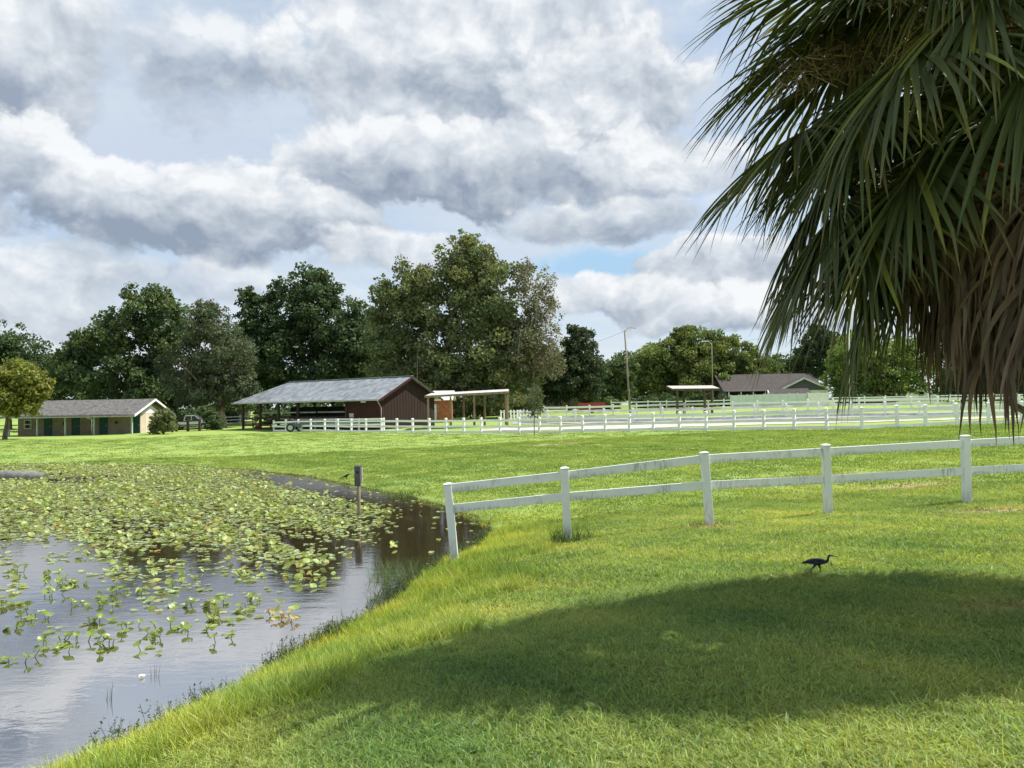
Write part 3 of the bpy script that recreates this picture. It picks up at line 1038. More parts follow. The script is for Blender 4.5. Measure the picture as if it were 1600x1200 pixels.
def build_barn():
    A = ground_at(598, 74.0)          # near right corner of the front wall
    Lc = at(380, 660, 86.5)
    A.z = .92
    Lc.z = A.z
    rz, L = frame_of(Lc, A)
    root = thing('barn', 'dark red barn with grey metal roof, open stalls on its left', 'barn', Lc, rz)
    W, H, RISE = 7.6, 3.22, 1.85
    X0 = L - 4.9                      # closed part is right of this
    b = MB
    b().box2((X0, 0, -.3), (L, .12, H)).build('front_wall', M['maroon'], root)
    b().box2((L - .12, .12, -.3), (L, W - .12, H)).build('end_wall', M['brown_board'], root)
    b().poly([(L - .12, 0, H), (L - .12, W, H), (L - .12, W / 2, H + RISE)], .12, (1, 0, 0)).build('gable', M['brown_board'], root)
    b().box2((X0, .12, -.3), (X0 + .12, W - .12, H)).build('inner_wall', M['maroon'], root)
    b().box2((X0, W - .12, -.3), (L, W, H)).build('back_wall', M['brown_board'], root)
    # vertical board battens on the gable end, each a strip
    bat = MB().box2((0, 0, 0), (.02, .05, 1)).mesh('batten', M['brown_board'])
    k = 0
    y = .35
    while y < W - .2:
        top = H + RISE * (1 - abs(y - W / 2) / (W / 2)) - .1
        o = link(bpy.data.objects.new('batten', bat), root)
        o.location = (L + .001, y, -.3)
        o.scale = (1, 1, top + .3)
        y += .42
    # roof: gable on the right, hipped on the left
    e, t = .85, .06
    ov = .45
    z0 = H - RISE * e / (W / 2)
    z0h = z0
    hipx = 3.3
    zr = H + RISE + .04
    fl, fr = (-e, -e, z0), (L + ov, -e, z0)
    rl, rr = (hipx, W / 2, zr), (L + ov, W / 2, zr)
    bl, br = (-e, W + e, z0), (L + ov, W + e, z0)
    rf = b().poly([fl, fr, rr, rl], t, (0, 0, 1)).build('roof', M['metal_roof'], root)
    rb = b().poly([br, bl, rl, rr], t, (0, 0, 1)).build('roof', M['metal_roof'], root)
    rh = b().poly([bl, fl, rl], t, (0, 0, 1)).build('roof', M['metal_roof'], root)
    # raised seams every 0.9 m
    x = 0.0
    while x < L + ov:
        u = min(1.0, max(0.0, (x + e) / (hipx + e)))
        top = Vector((x, -e + (W / 2 + e) * u, z0 + (zr - z0) * u))
        b().beam(Vector((x, -e, z0 + t + .012)), top + Vector((0, 0, t + .012)), .05, .035, up=(0, 0, 1)).build('seam', M['metal_roof'], rf)
        x += .9
    y = 0.0
    while y < W + .1:
        u = 1 - abs(y - W / 2) / (W / 2 + e)
        b().beam(Vector((-e, y, z0 + t + .012)), Vector((-e + (hipx + e) * u, y, z0 + (zr - z0) * u + t + .012)), .05, .035).build('seam', M['metal_roof'], rh)
        y += .9
    b().beam((hipx, W / 2, zr + t + .03), (L + ov, W / 2, zr + t + .03), .3, .05).build('ridge_cap', M['metal_trim'], rf)
    b().beam((L + ov + .03, -e, z0 - .06), (L + ov + .03, W / 2, zr - .06), .05, .24).build('barge_board', M['maroon'], root)
    b().beam((L + ov + .03, W / 2, zr - .062), (L + ov + .03, W + e, z0 - .062), .05, .24).build('barge_board', M['dark_wood'], root)
    b().box2((-e, -e - .12, z0 - .06), (L + ov, -e - .01, z0 + .08)).build('gutter', M['metal_trim'], root)
    b().tube([(L + .2, -e - .06, z0 - .02), (L + .05, -.5, z0 - .35), (L - .06, -.1, z0 - .75), (L - .06, -.1, .0)], .06, 6).build('downspout', M['metal_trim'], root)
    # posts with knee braces along the open part
    xs = [0.0, 3.1, 6.2, 9.4]
    xs = [x for x in xs if x < X0 - 1] + [X0 - .1]
    for x in xs:
        for y in (0.0, W):
            p = b().box((x, y, H / 2 - .15), (.2, .2, H + .3)).build('post', M['dark_wood'], root)
            for s in (-1, 1):
                if 0 < x + s * .8 < X0:
                    b().beam((x, y + .003, H - .8), (x + s * .75, y + .003, H - .06), .1, .1).build('knee_brace', M['dark_wood'], p)
    b().box2((-.2, -.11, H - .28), (X0 - .25, .09, H - .002)).build('header_beam', M['dark_wood'], root)
    b().box2((-.2, W - .09, H - .28), (X0 - .25, W + .11, H - .002)).build('header_beam', M['dark_wood'], root)
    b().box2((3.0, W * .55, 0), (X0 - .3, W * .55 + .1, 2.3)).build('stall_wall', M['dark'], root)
    # stall gates and rails in the open bays
    for i in range(len(xs) - 1):
        x0, x1 = xs[i] + .15, xs[i + 1] - .15
        for z in (.35, .75, 1.15):
            b().beam((x0, .02, z), (x1 - 1.3, .02, z), .05, .14).build('stall_rail', M['dark_wood'], root)
        g = MB()
        gx0, gx1 = x1 - 1.25, x1
        g.beam((gx0, -.02, 1.25), (gx1, -.02, 1.25), .05, .12).beam((gx0, -.02, .15), (gx1, -.02, .15), .05, .12)
        g.beam((gx0 + .06, -.018, .15), (gx0 + .06, -.018, 1.25), .05, .12, up=(1, 0, 0)).beam((gx1 - .06, -.018, .15), (gx1 - .06, -.018, 1.25), .05, .12, up=(1, 0, 0))
        g.beam((gx0 + .1, -.025, .2), (gx1 - .1, -.025, 1.2), .04, .1)
        g.build('stall_gate', M['maroon'], root)
        for yk in (W * .33, W * .8):
            for z in (.7, 1.2, 1.7):
                b().beam((x0, yk, z), (x1, yk, z), .05, .14).build('stall_rail', M['dark_wood'] if z < 1.5 else M['old_rail'], root)
    s = b().box2((X0 + .35, -.05, 1.2), (X0 + .95, -.003, 1.55)).build('notice_board', M['sign'], root)
    b().box2((X0 + .35, -.05, .78), (X0 + .95, -.003, 1.13)).build('notice_board', M['sign'], root)
    b().box2((X0 + 2.1, -.16, H - .62), (X0 + 2.7, -.002, H - .5)).build('wall_lamp', M['white_paint'], root)
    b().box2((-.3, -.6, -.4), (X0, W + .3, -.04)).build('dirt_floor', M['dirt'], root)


build_barn()


def red_tub():
    p = ground_at(404, 85.5)
    root = thing('feed_tub', 'small red tub at the foot of the barn corner post', 'tub', p)
    pr = [(.32, 0), (.40, .42), (.43, .42), (.43, .46), (.36, .46), (.30, .06)]
    n = 14
    vs, fs = [], []
    for r, z in pr:
        for k in range(n):
            vs.append((r * math.cos(2 * math.pi * k / n), r * math.sin(2 * math.pi * k / n), z))
    for i in range(len(pr) - 1):
        for k in range(n):
            fs.append((i * n + k, i * n + (k + 1) % n, (i + 1) * n + (k + 1) % n, (i + 1) * n + k))
    fs.append(tuple(range((len(pr) - 1) * n, len(pr) * n)))
    MB().add(vs, fs).build('tub', M['paint_red'], root)
    MB().tube([(.41, 0, .44), (.3, 0, .62), (0, 0, .72), (-.3, 0, .62), (-.41, 0, .44)], .012, 5).build('handle', M['metal_trim'], root)


red_tub()


def shelter(name, label, px0, px1, Y, zf, zb, depth, posts_f, posts_b, wood, top, tilt=0.0, pr=.11, fh=.2):
    """open pole shelter: front edge from px0 to px1 at height zf (left) and zf+tilt (right)"""
    a, c = ground_at(px0, Y), ground_at(px1, Y)
    base = Vector((a.x, a.y, min(a.z, c.z)))
    w = c.x - a.x
    root = thing(name, label, 'shelter', base)
    r = MB().poly([(0, 0, zf), (w, 0, zf + tilt), (w, depth, zb + tilt), (0, depth, zb)], .06, (0, 0, 1)).build('roof', top, root)
    MB().beam((-.02, -.03, zf - .05), (w + .02, -.03, zf + tilt - .05), .06, fh).build('fascia', wood, r)
    MB().beam((-.03, 0, zf - .052), (-.03, depth, zb - .052), .06, .18).build('fascia', wood, r)
    MB().beam((w + .03, 0, zf + tilt - .052), (w + .03, depth, zb + tilt - .052), .06, .18).build('fascia', wood, r)
    n = max(4, int(w / 1.0))
    for i in range(1, n):
        x = w * i / n
        t = tilt * i / n
        MB().beam((x, .06, zf + t - .085), (x, depth - .05, zb + t - .085), .06, .14).build('rafter', wood, r)
    for row, y, zz in ((posts_f, .25, zf), (posts_b, depth - .25, zb)):
        for u in row:
            x = w * u
            z = zz + tilt * u - .16
            g = gz(base.x + x, base.y + y) - base.z - .2
            MB().tube([(x, y, g), (x + .02, y, z)], [pr, pr * .87], 8).build('post', wood, root)
    return root


sh1 = shelter('open_shelter', 'tan wooden open shelter with sloping thin roof beside the dark red barn', 665, 795, 71, 3.05, 3.35, 5.0,
              [.03, .30, .585, .985], [.42, .69, .96], M['shed_wood'], M['grey_shingle2'], .28)
shelter('open_shelter', 'small dark flat-roofed open shelter standing out in the paddock', 1052, 1126, 92, 3.05, 3.5, 3.5,
        [.10, .68], [.36, .97], M['brown_lumber'], M['old_shingle'], -.05, pr=.17, fh=.26)


def shed(name, label, cat, px0, px1, Y, H, rise, depth, wall, roof, door=None, wins=(), gable_front=False, wall2=None, rot=0.0):
    a, c = ground_at(px0, Y), ground_at(px1, Y)
    base = Vector((a.x, a.y, min(a.z, c.z)))
    w = (c.x - a.x)
    root = thing(name, label, cat, base, rot)
    MB().box2((0, 0, -.5), (w, .15, H)).build('front_wall', wall, root)
    MB().box2((0, depth - .15, -.5), (w, depth, H)).build('back_wall', wall, root)
    for x in (0, w - .15):
        MB().box2((x, .15, -.5), (x + .15, depth - .15, H)).build('side_wall', wall2 or wall, root)
    e = .4
    if not gable_front:
        for y0, y1 in ((-e, depth / 2), (depth + e, depth / 2)):
            z0, z1 = H - rise * e / (depth / 2) + .03, H + rise + .03
            MB().poly([(-e, y0, z0), (w + e, y0, z0), (w + e, y1, z1), (-e, y1, z1)], .1, (0, 0, 1)).build('roof', roof, root)
        for x in (0, w - .15):
            MB().poly([(x, 0, H), (x, depth, H), (x, depth / 2, H + rise)], .15, (1, 0, 0)).build('gable', wall2 or wall, root)
    else:
        for x0, x1 in ((-e, w / 2), (w + e, w / 2)):
            z0, z1 = H - rise * e / (w / 2) + .03, H + rise + .03
            MB().poly([(x0, -e, z0), (x0, depth + e, z0), (x1, depth + e, z1), (x1, -e, z1)], .1, (0, 0, 1)).build('roof', roof, root)
            MB().beam((x0, -e - .03, z0 - .02), (x1, -e - .03, z1 - .02), .05, .25).build('barge_board', M['white_paint'], root)
        for y in (0, depth - .15):
            MB().poly([(0, y, H), (w, y, H), (w / 2, y, H + rise)], .15, (0, 1, 0)).build('gable', wall2 or wall, root)
    if door:
        x0, x1, m = door
        d = MB().box2((x0, -.05, -.1), (x1, -.003, 2.1)).build('door', m, root)
        MB().box2((x1 - .18, -.1, .95), (x1 - .1, -.051, 1.05)).build('handle', M['metal_trim'], d)
    for (x0, x1, z0, z1) in wins:
        window(root, x0, x1, z0, z1, 0, M['white_paint'])
    return root, w, base


shed('garden_shed', 'orange-red shed with pale blue door behind the tan open shelter', 'shed', 668, 703, 88, 2.65, .9, 4.5, M['brick'], M['white_paint'],
     door=(.15, 1.05, M['blue_door']))
shed('brick_cottage', 'small orange brick cottage showing between the tan shelter and the picket fence', 'house', 766, 790, 108, 2.5, 1.0, 5, M['brick'], M['brown_shingle'],
     wins=[(.4, 1.0, .9, 1.7)])
shed('cream_house', 'cream house glimpsed left of the dark red barn', 'house', 356, 374, 135, 3.4, 1.0, 6, M['cream'], M['grey_shingle2'], wins=[(.6, 1.3, 1.2, 2.2)])
shed('grey_house', 'low house with long pale grey roof behind the red trailer', 'house', 855, 952, 140, 2.5, 1.3, 8, M['beige'], M['grey_shingle2'],
     wins=[(1.5, 2.6, .9, 1.9), (6, 7.2, .9, 1.9)])
shed('white_house', 'white house with pale grey roof seen under the palm', 'house', 1400, 1472, 150, 2.6, 1.75, 8, M['white_paint'], M['grey_shingle2'],
     wins=[(.35, 1.15, .8, 1.9), (1.35, 2.15, .8, 1.9), (4.4, 5.5, .8, 1.9)])


def brown_house():
    root, w, base = shed('ranch_house', 'house with large brown shingle roof, dark porch and slate blue gable', 'house', 1134, 1286, 140, 2.6, 3.1, 12,
                         M['slate'], M['brown_shingle'])
    # porch posts, and a dark panel painting the porch shade, on the left
    MB().box2((.3, -.06, .0), (8.4, -.003, 2.45)).build('porch_shade_panel', M['dark'], root)
    for x in (.2, 2.4, 4.6, 6.8):
        MB().box((x, -1.5, 1.1), (.16, .16, 2.7)).build('porch_post', M['white_paint'], root)
    MB().poly([(-.4, -2.0, 2.45), (9.0, -2.0, 2.45), (9.0, -.41, 2.75), (-.4, -.41, 2.75)], .08, (0, 0, 1)).build('porch_roof', M['brown_shingle'], root)
    # projecting gable wing on the right
    x0, x1, y = 8.9, 17.9, -2.2
    MB().box2((x0, y, -.4), (x1, -.01, 2.5)).build('wing_wall', M['white_paint'], root)
    MB().poly([(x0, y, 2.5), (x1, y, 2.5), ((x0 + x1) / 2, y, 4.6)], .2, (0, 1, 0)).build('wing_gable', M['slate'], root)
    xm = (x0 + x1) / 2
    for xa in (x0 - .5, x1 + .5):
        z0 = 2.5 - 2.1 * .5 / 4.5 + .04
        MB().poly([(xa, y - .5, z0), (xa, 1.5, z0), (xm, 1.5, 4.66), (xm, y - .5, 4.66)], .1, (0, 0, 1)).build('wing_roof', M['brown_shingle'], root)
        MB().beam((xa, y - .53, z0), (xm, y - .53, 4.66), .05, .28).build('barge_board', M['white_paint'], root)
    window(root, 15.9, 17.0, .9, 1.9, y, M['white_paint'])


brown_house()


def lean_shed():
    a, c = ground_at(1204, 132), ground_at(1270, 132)
    base = Vector((a.x, a.y, min(a.z, c.z)))
    w = c.x - a.x
    root = thing('lean_to_shed', 'low dark brown lean-to roof in front of the slate blue gable', 'shed', base)
    MB().box2((0.1, 1.8, -.4), (w - .1, 1.95, 2.6)).build('back_wall', M['brown_board'], root)
    for x in (.1, w - .25):
        MB().poly([(x, 0, -.4), (x, 1.8, -.4), (x, 1.8, 2.6), (x, 0, 1.6)], .15, (1, 0, 0)).build('side_wall', M['white_paint'], root)
    MB().poly([(0, -.3, 1.5), (w, -.3, 1.5), (w, 2.1, 2.75), (.4, 2.1, 2.75)], .08, (0, 0, 1)).build('roof', M['brown_shingle'], root)


lean_shed()


# ------------------------------------------------------------------ vehicles
def wheel(root, x, y, r, wdt):
    n = 18
    def ring(pr):
        vs, fs = [], []
        for rr_, yy in pr:
            for k in range(n):
                t = 2 * math.pi * k / n
                vs.append((x + rr_ * math.cos(t), y + yy, r + rr_ * math.sin(t)))
        for i in range(len(pr) - 1):
            for k in range(n):
                fs.append((i * n + k, i * n + (k + 1) % n, (i + 1) * n + (k + 1) % n, (i + 1) * n + k))
        return vs, fs
    h = wdt / 2
    v, f = ring([(r * .62, -h), (r * .92, -h), (r, -h * .6), (r, h * .6), (r * .92, h), (r * .62, h), (r * .62, -h)])
    w = MB().add(v, f).build('wheel', M['rubber'], root, True)
    v, f = ring([(r * .02, -h * .5), (r * .3, -h * .7), (r * .61, -h * .55), (r * .61, h * .55), (r * .02, h * .5)])
    MB().add(v, f).build('rim', M['hub'], w)


def pickup():
    a = ground_at(266, 92)
    root = thing('pickup_truck', 'white pickup parked behind the dark wooden fence, half hidden by bushes', 'pickup', a, R(8))
    L, W = 5.0, 1.85
    def side(pr):
        return [(x, -W / 2, z) for x, z in pr]
    body = [(0, .45), (.55, .45), (.65, .75), (.95, .86), (1.25, .75), (1.35, .45), (3.6, .45), (3.7, .75), (4.0, .86), (4.3, .75), (4.4, .45), (5.0, .45),
            (5.0, .95), (4.6, 1.1), (3.7, 1.14), (0, 1.08)]
    MB().poly(side(body), W, (0, 1, 0)).build('body', M['paint_white'], root, bevel=.02)
    cabp = [(1.7, 1.10), (3.75, 1.12), (3.05, 1.75), (2.85, 1.8), (1.95, 1.78)]
    W2 = W - .2
    c = MB().poly([(x, -W2 / 2, z) for x, z in cabp], W2, (0, 1, 0)).build('cab', M['paint_white'], root, bevel=.03)
    MB().poly([(x, -W2 / 2 - .012, z) for x, z in [(1.85, 1.17), (2.6, 1.17), (2.6, 1.66), (2.0, 1.66)]], .01, (0, 1, 0)).build('side_window', M['glass'], c)
    MB().poly([(x, -W2 / 2 - .012, z) for x, z in [(2.68, 1.17), (3.5, 1.17), (3.02, 1.66), (2.68, 1.66)]], .01, (0, 1, 0)).build('side_window', M['glass'], c)
    for x in (.95, 4.0):
        for y in (-W / 2 + .1, W / 2 - .1):
            wheel(root, x, y, .37, .24)
    MB().box2((-.06, -W / 2 + .1, .45), (-.01, W / 2 - .1, .62)).build('bumper', M['hub'], root)
    for y in (-W / 2 + .12, W / 2 - .12):
        MB().box((5.0, y, .85), (.06, .2, .16)).build('headlight', M['lens'], root)


pickup()


def trailer():
    a = ground_at(906, 108)
    root = thing('utility_trailer', 'low red trailer standing behind the white arena fences', 'trailer', a)
    MB().box2((0, 0, .5), (3.6, 1.9, .65)).build('deck', M['dark'], root)
    MB().box2((0, -.05, .66), (3.6, 0.0, 1.45)).build('side_panel', M['paint_red'], root)
    MB().box2((0, 1.9, .66), (3.6, 1.95, 1.45)).build('side_panel', M['paint_red'], root)
    MB().box2((0, .002, .66), (.05, 1.898, 1.45)).build('end_panel', M['paint_red'], root)
    MB().beam((3.6, .95, .56), (4.9, .95, .5), .1, .1).build('drawbar', M['dark'], root)
    for y in (-.2, 2.1):
        wheel(root, 1.7, y, .33, .2)


trailer()


def cart():
    p = ground_at(456, 77.0)
    p.z += .01
    root = thing('garden_cart', 'small grey-green two-wheeled cart at the left end of the paddock fence', 'cart', p)
    wheel(root, -.05, -.35, .42, .1)
    wheel(root, .75, .3, .42, .1)
    MB().poly([(-.3, -.25, .5), (1.0, -.25, .5), (1.1, -.25, .85), (-.4, -.25, .85)], .5, (0, 1, 0)).build('tray', M['cart'], root)
    MB().tube([(-.3, 0, .6), (-.9, 0, .9)], .03, 6).build('handle', M['cart'], root)
    MB().beam((-.05, -.35, .42), (-.05, .2, .42), .05, .05).beam((.75, -.2, .42), (.75, .3, .42), .05, .05).build('axle', M['dark'], root)


cart()


# ------------------------------------------------------------------ poles and wires
def lamp_pole(name, label, px0, py0, px1, Y, r, m, arm, cat='lamp post'):
    """pole whose top projects to px1, py0"""
    b = ground_at(px0, Y)
    t = at(px1, py0, Y) - b
    root = thing(name, label, cat, b)
    MB().tube([(0, 0, -.3), t * .5, t], [r, r * .85, r * .7], 10).build('pole', m, root, True)
    if arm:
        d = Vector((arm, -.2, .25))
        a = MB().tube([t - Vector((0, 0, .25)), t + d * .5 + Vector((0, 0, .15)), t + d], [.045, .04, .04], 6).build('arm', M['metal_trim'], root)
        s = 1 if arm > 0 else -1
        c = t + d
        hd = MB().add([c + Vector(v) for v in [(-.1 * s, -.13, -.04), (.75 * s, -.10, -.02), (.75 * s, .10, -.02), (-.1 * s, .13, -.04),
                                                (-.1 * s, -.08, .10), (.55 * s, -.06, .08), (.55 * s, .06, .08), (-.1 * s, .08, .10)]],
                     [(0, 1, 2, 3), (4, 7, 6, 5), (0, 4, 5, 1), (1, 5, 6, 2), (2, 6, 7, 3), (3, 7, 4, 0)]).build('lamp_head', M['metal_trim'], root)
        MB().box(c + Vector((.42 * s, 0, -.06)), (.4, .14, .06)).build('lens', M['lens'], hd)
    return b + t


top1 = lamp_pole('utility_pole', 'leaning grey wooden pole with a lamp arm, left of the dark shelter', 985, 516, 976, 92, .13, M['pole_wood'], .75)
lamp_pole('street_lamp', 'slim pole with lamp arm to the left, behind the dark open shelter', 1114, 536, 1112, 112, .085, M['pole_wood'], -.9)
lamp_pole('flagpole', 'tall bare white flagpole left of the palm skirt', 1328, 470, 1326, 96, .085, M['white_paint'], 0, 'pole')
lamp_pole('utility_pole', 'thin grey pole beside the white house', 1397, 545, 1396, 124, .09, M['pole_wood'], 0, 'pole')
lamp_pole('utility_pole', 'thin grey pole rising behind the ridge of the red barn', 652, 540, 652, 96, .07, M['pole_wood'], 0, 'pole')


def wire(label, a, c, sag, r=.012):
    a, c = Vector(a), Vector(c)
    pts = []
    for i in range(25):
        t = i / 24
        p = a.lerp(c, t) - Vector((0, 0, sag * 4 * t * (1 - t)))
        pts.append(p - a)
    o = MB().tube(pts, r, 4).build('overhead_wire', M['rubber'])
    o.location = a
    tag(o, label, 'wire')


wire('thin overhead wire running left from the leaning lamp pole', top1 - Vector((0, 0, .1)), at(790, 568, 104), .6)
wire('upper thin wire crossing the sky between the oak and the palm', at(1000, 541, 190), at(1420, 504, 150), .8, .016)
wire('lower thin wire crossing the sky between the oak and the palm', at(1000, 562, 190), at(1420, 530, 150), .8, .016)


# ------------------------------------------------------------------ trees
def leaf_cloud(centers, radii, n, size, tint, flat=.75, droop=0.0):
    """diamond leaves spread through clumps; returns verts, faces, colours"""
    k = rng.choice(len(centers), n, p=(radii ** 2) / (radii ** 2).sum())
    g = rng.normal(size=(n, 3))
    g /= np.linalg.norm(g, axis=1)[:, None]
    rad = rng.random(n) ** .45
    pos = centers[k] + g * (rad * radii[k])[:, None] * np.array([1, 1, flat])
    a = rng.normal(size=(n, 3))
    a[:, 2] -= droop
    a /= np.linalg.norm(a, axis=1)[:, None]
    b = np.cross(a, rng.normal(size=(n, 3)))
    b /= np.linalg.norm(b, axis=1)[:, None] + 1e-9
    s = size * rng.uniform(.55, 1.35, n)
    L = a * s[:, None]
    Wd = b * (s * rng.uniform(.28, .5, n))[:, None]
    V = np.stack([pos - L * .5, pos + Wd, pos + L * .5, pos - Wd], 1).reshape(-1, 3)
    Fq = np.arange(n * 4).reshape(-1, 4)
    ct = tint(len(centers))
    col = ct[k] * rng.uniform(.72, 1.28, n)[:, None]
    col = np.repeat(col, 4, 0)
    return V, Fq, col


LEAFM = {}


def tree(name, label, base, Y, blobs, n, size, color, bark='bark', trunk_r=.35, group=None, limbs=7, clump=.22, gap=.12, transl=.3, flat=.8,
         droop=0.0, hue=.07, stems=1, bare=0, cat='tree'):
    key = (tuple(color), transl)
    if key not in LEAFM:
        LEAFM[key] = leafmat('foliage_%02d' % len(LEAFM), color, transl, .6, .2)
    root = thing(name, label, cat, base, group=group)
    B = Vector(base)
    cs, rs = [], []
    E = []
    for bl in blobs:
        px, py, rx, ry = bl[:4]
        dy = bl[4] if len(bl) > 4 else 0
        c = at(px, py, Y + dy)
        k = (Y + dy) / F
        E.append((np.array(c - B), np.array([rx * k, (rx * .55 + ry * .45) * k, ry * k])))
    for c, r in E:
        area = r[0] * r[2]
        cr0 = clump * (r[0] * r[1] * r[2]) ** (1 / 3)
        cr0 = max(cr0, size * 1.3)
        m = int(12 + 5.0 * area / cr0 ** 2)
        g = rng.normal(size=(m, 3))
        g /= np.linalg.norm(g, axis=1)[:, None]
        rr_ = rng.random(m) ** .38
        pos = c + g * rr_[:, None] * r * 1.0
        pos = pos[rng.random(m) > gap]
        cs.append(pos)
        rs.append(cr0 * rng.uniform(.6, 1.45, len(pos)))
    cs, rs = np.concatenate(cs), np.concatenate(rs)

    def tint(q):
        t = rng.uniform(.70, 1.30, q)[:, None] * np.ones((1, 3))
        h = rng.normal(0, hue, q)
        t[:, 0] *= 1 + h
        t[:, 2] *= 1 - h * .5
        return np.clip(t, .3, 2)
    V, Fq, col = leaf_cloud(cs, rs, int(n * 1.5), size * 1.05, tint, flat, droop)
    np_obj('crown', np_mesh('crown', V, Fq, LEAFM[key], col), root)
    # trunk and limbs
    mb = MB()
    cz = np.mean([e[0] for e in E], 0)
    lowest = min(e[0][2] - e[1][2] for e in E)
    order = sorted(range(len(E)), key=lambda i: -E[i][1][0])
    for s in range(stems):
        off = Vector((rnd.uniform(-1, 1), rnd.uniform(-1, 1), 0)) * trunk_r * (1.2 if stems > 1 else 0)
        tr = trunk_r / (1 if stems == 1 else 1.5)
        top = Vector(cz)
        fork = Vector((off.x + top.x * .3, off.y + top.y * .3, max(lowest + .8, top.z * .38)))
        mb.tube([off + Vector((0, 0, -.4)), off + Vector((0, 0, .3)), off.lerp(fork, .55), fork], [tr * 1.35, tr, tr * .85, tr * .72], 9)
        mb.tube([fork, fork.lerp(top, .5) + Vector((rnd.uniform(-.5, .5), 0, 0)), top + Vector((0, 0, top.z * .15))], [tr * .72, tr * .45, tr * .12], 7)
        for i in range(limbs):
            c, r = E[order[(i + s) % len(E)]]
            tip = Vector(c) + Vector([rnd.uniform(-.75, .75) * q for q in r])
            st = fork.lerp(top, rnd.uniform(0, .5))
            mid = st.lerp(tip, .5) + Vector((0, 0, .10 * (tip - st).length))
            mb.tube([st, mid, tip], [tr * .42, tr * .25, tr * .05], 6)
    for i in range(bare):
        c, r = E[rnd.randrange(len(E))]
        p = Vector(c) + Vector((rnd.uniform(-.4, .4) * r[0], rnd.uniform(-.7, .2) * r[1], rnd.uniform(-.3, .5) * r[2]))
        d = Vector((rnd.uniform(-1, 1), rnd.uniform(-.7, .3), rnd.uniform(.1, 1.2))).normalized()
        ln = r[0] * rnd.uniform(.5, 1.0)
        q = p + d * ln
        mb.tube([p, p.lerp(q, .5) + Vector((rnd.uniform(-.3, .3), 0, .2)), q], [.07, .045, .015], 5)
        for _ in range(4):
            st = p.lerp(q, rnd.uniform(.3, .9))
            e = st + Vector((rnd.uniform(-1, 1), rnd.uniform(-.6, .4), rnd.uniform(0, 1))).normalized() * ln * rnd.uniform(.2, .45)
            mb.tube([st, e], [.03, .01], 4)
    mb.build('trunk', M[bark], root, True)
    return root


DK = (.068, .102, .048)      # dark live oak
MD = (.096, .134, .060)
OL = (.148, .172, .080)      # olive elm
LT = (.150, .190, .064)      # lighter broad oak
FE = (.10, .12, .070)      # feathery grey green
YG = (.21, .22, .055)
GR = (.17, .165, .11)
tree('oak_tree', 'dark green oak behind the yellow-green tree at the left edge', ground_at(15, 112), 112,
     [(12, 550, 50, 52), (55, 575, 42, 38), (-40, 560, 60, 70), (20, 610, 70, 40)], 13000, .40, DK)
tree('ligustrum_tree', 'small yellow-green tree overhanging the left end of the stable roof', ground_at(8, 77), 77,
     [(18, 600, 46, 38), (52, 592, 26, 26), (-20, 615, 50, 45), (28, 632, 42, 20), (60, 612, 20, 16)], 11000, .26, YG, trunk_r=.16, stems=3, clump=.20, limbs=4)
tree('oak_tree', 'tall spreading oak directly behind the stable roof', ground_at(215, 106), 106,
     [(225, 490, 48, 46), (190, 525, 55, 45), (130, 545, 38, 34), (110, 575, 34, 36), (265, 520, 48, 52), (170, 590, 85, 45), (255, 600, 70, 50), (245, 465, 28, 20)],
     30000, .40, MD, bare=4, gap=.2)
tree('cypress_tree', 'feathery grey-green tree with pale trunk right of the stable', ground_at(349, 95), 95,
     [(325, 520, 45, 52), (355, 560, 46, 55), (300, 580, 48, 52), (335, 610, 62, 34), (372, 600, 28, 40), (318, 490, 24, 22)], 26000, .24, FE,
     bark='pale_bark', trunk_r=.42, clump=.18, droop=.6, limbs=9, bare=3, hue=.10)
tree('oak_tree', 'dark round-topped oak standing tall behind the left of the barn roof', ground_at(478, 112), 112,
     [(492, 455, 44, 42), (505, 500, 62, 50), (440, 505, 50, 46), (395, 485, 26, 32), (385, 460, 14, 10), (400, 545, 45, 55), (470, 560, 78, 60), (540, 545, 40, 60),
      (420, 600, 60, 40), (440, 455, 22, 20), (568, 565, 30, 62), (560, 520, 24, 30)],
     38000, .42, DK, gap=.22, trunk_r=.45)
tree('elm_tree', 'biggest olive-green tree, rising above the right of the barn roof', ground_at(690, 100), 100,
     [(725, 405, 46, 46), (745, 425, 44, 42), (640, 455, 52, 50), (700, 470, 75, 62), (775, 465, 55, 60), (620, 520, 52, 58), (720, 545, 95, 62), (800, 540, 50, 62),
      (650, 590, 75, 50), (765, 600, 80, 46), (600, 470, 25, 40)],
     52000, .36, OL, trunk_r=.5, gap=.16, limbs=12)
tree('elm_tree', 'thin grey-brown half-bare tree at the right side of the biggest tree', ground_at(832, 98), 98,
     [(835, 455, 34, 44), (850, 500, 28, 48), (820, 540, 42, 50), (860, 560, 26, 34), (820, 425, 16, 22)], 7500, .26, GR, bark='pale_bark', trunk_r=.22, gap=.3, bare=22, limbs=10)
tree('oak_tree', 'dark oak with drooping moss left of the leaning lamp pole', ground_at(890, 118), 118,
     [(905, 545, 26, 36), (885, 580, 48, 44), (920, 590, 24, 44), (860, 600, 40, 36), (902, 520, 16, 14)], 17000, .36, (.058, .080, .044), droop=.8)
tree('laurel_tree', 'small far tree at the foot of the leaning lamp pole', ground_at(952, 135), 135,
     [(945, 590, 26, 26), (972, 580, 24, 24), (955, 610, 36, 22)], 9000, .36, MD)
tree('oak_tree', 'broad domed light green oak behind the dark open shelter', ground_at(1085, 152), 152,
     [(1085, 548, 62, 34), (1030, 570, 50, 34), (1140, 560, 50, 32), (1175, 585, 40, 34), (1085, 590, 95, 34), (1005, 595, 36, 28), (1070, 522, 22, 12), (1120, 605, 60, 22)],
     60000, .46, LT, gap=.06)
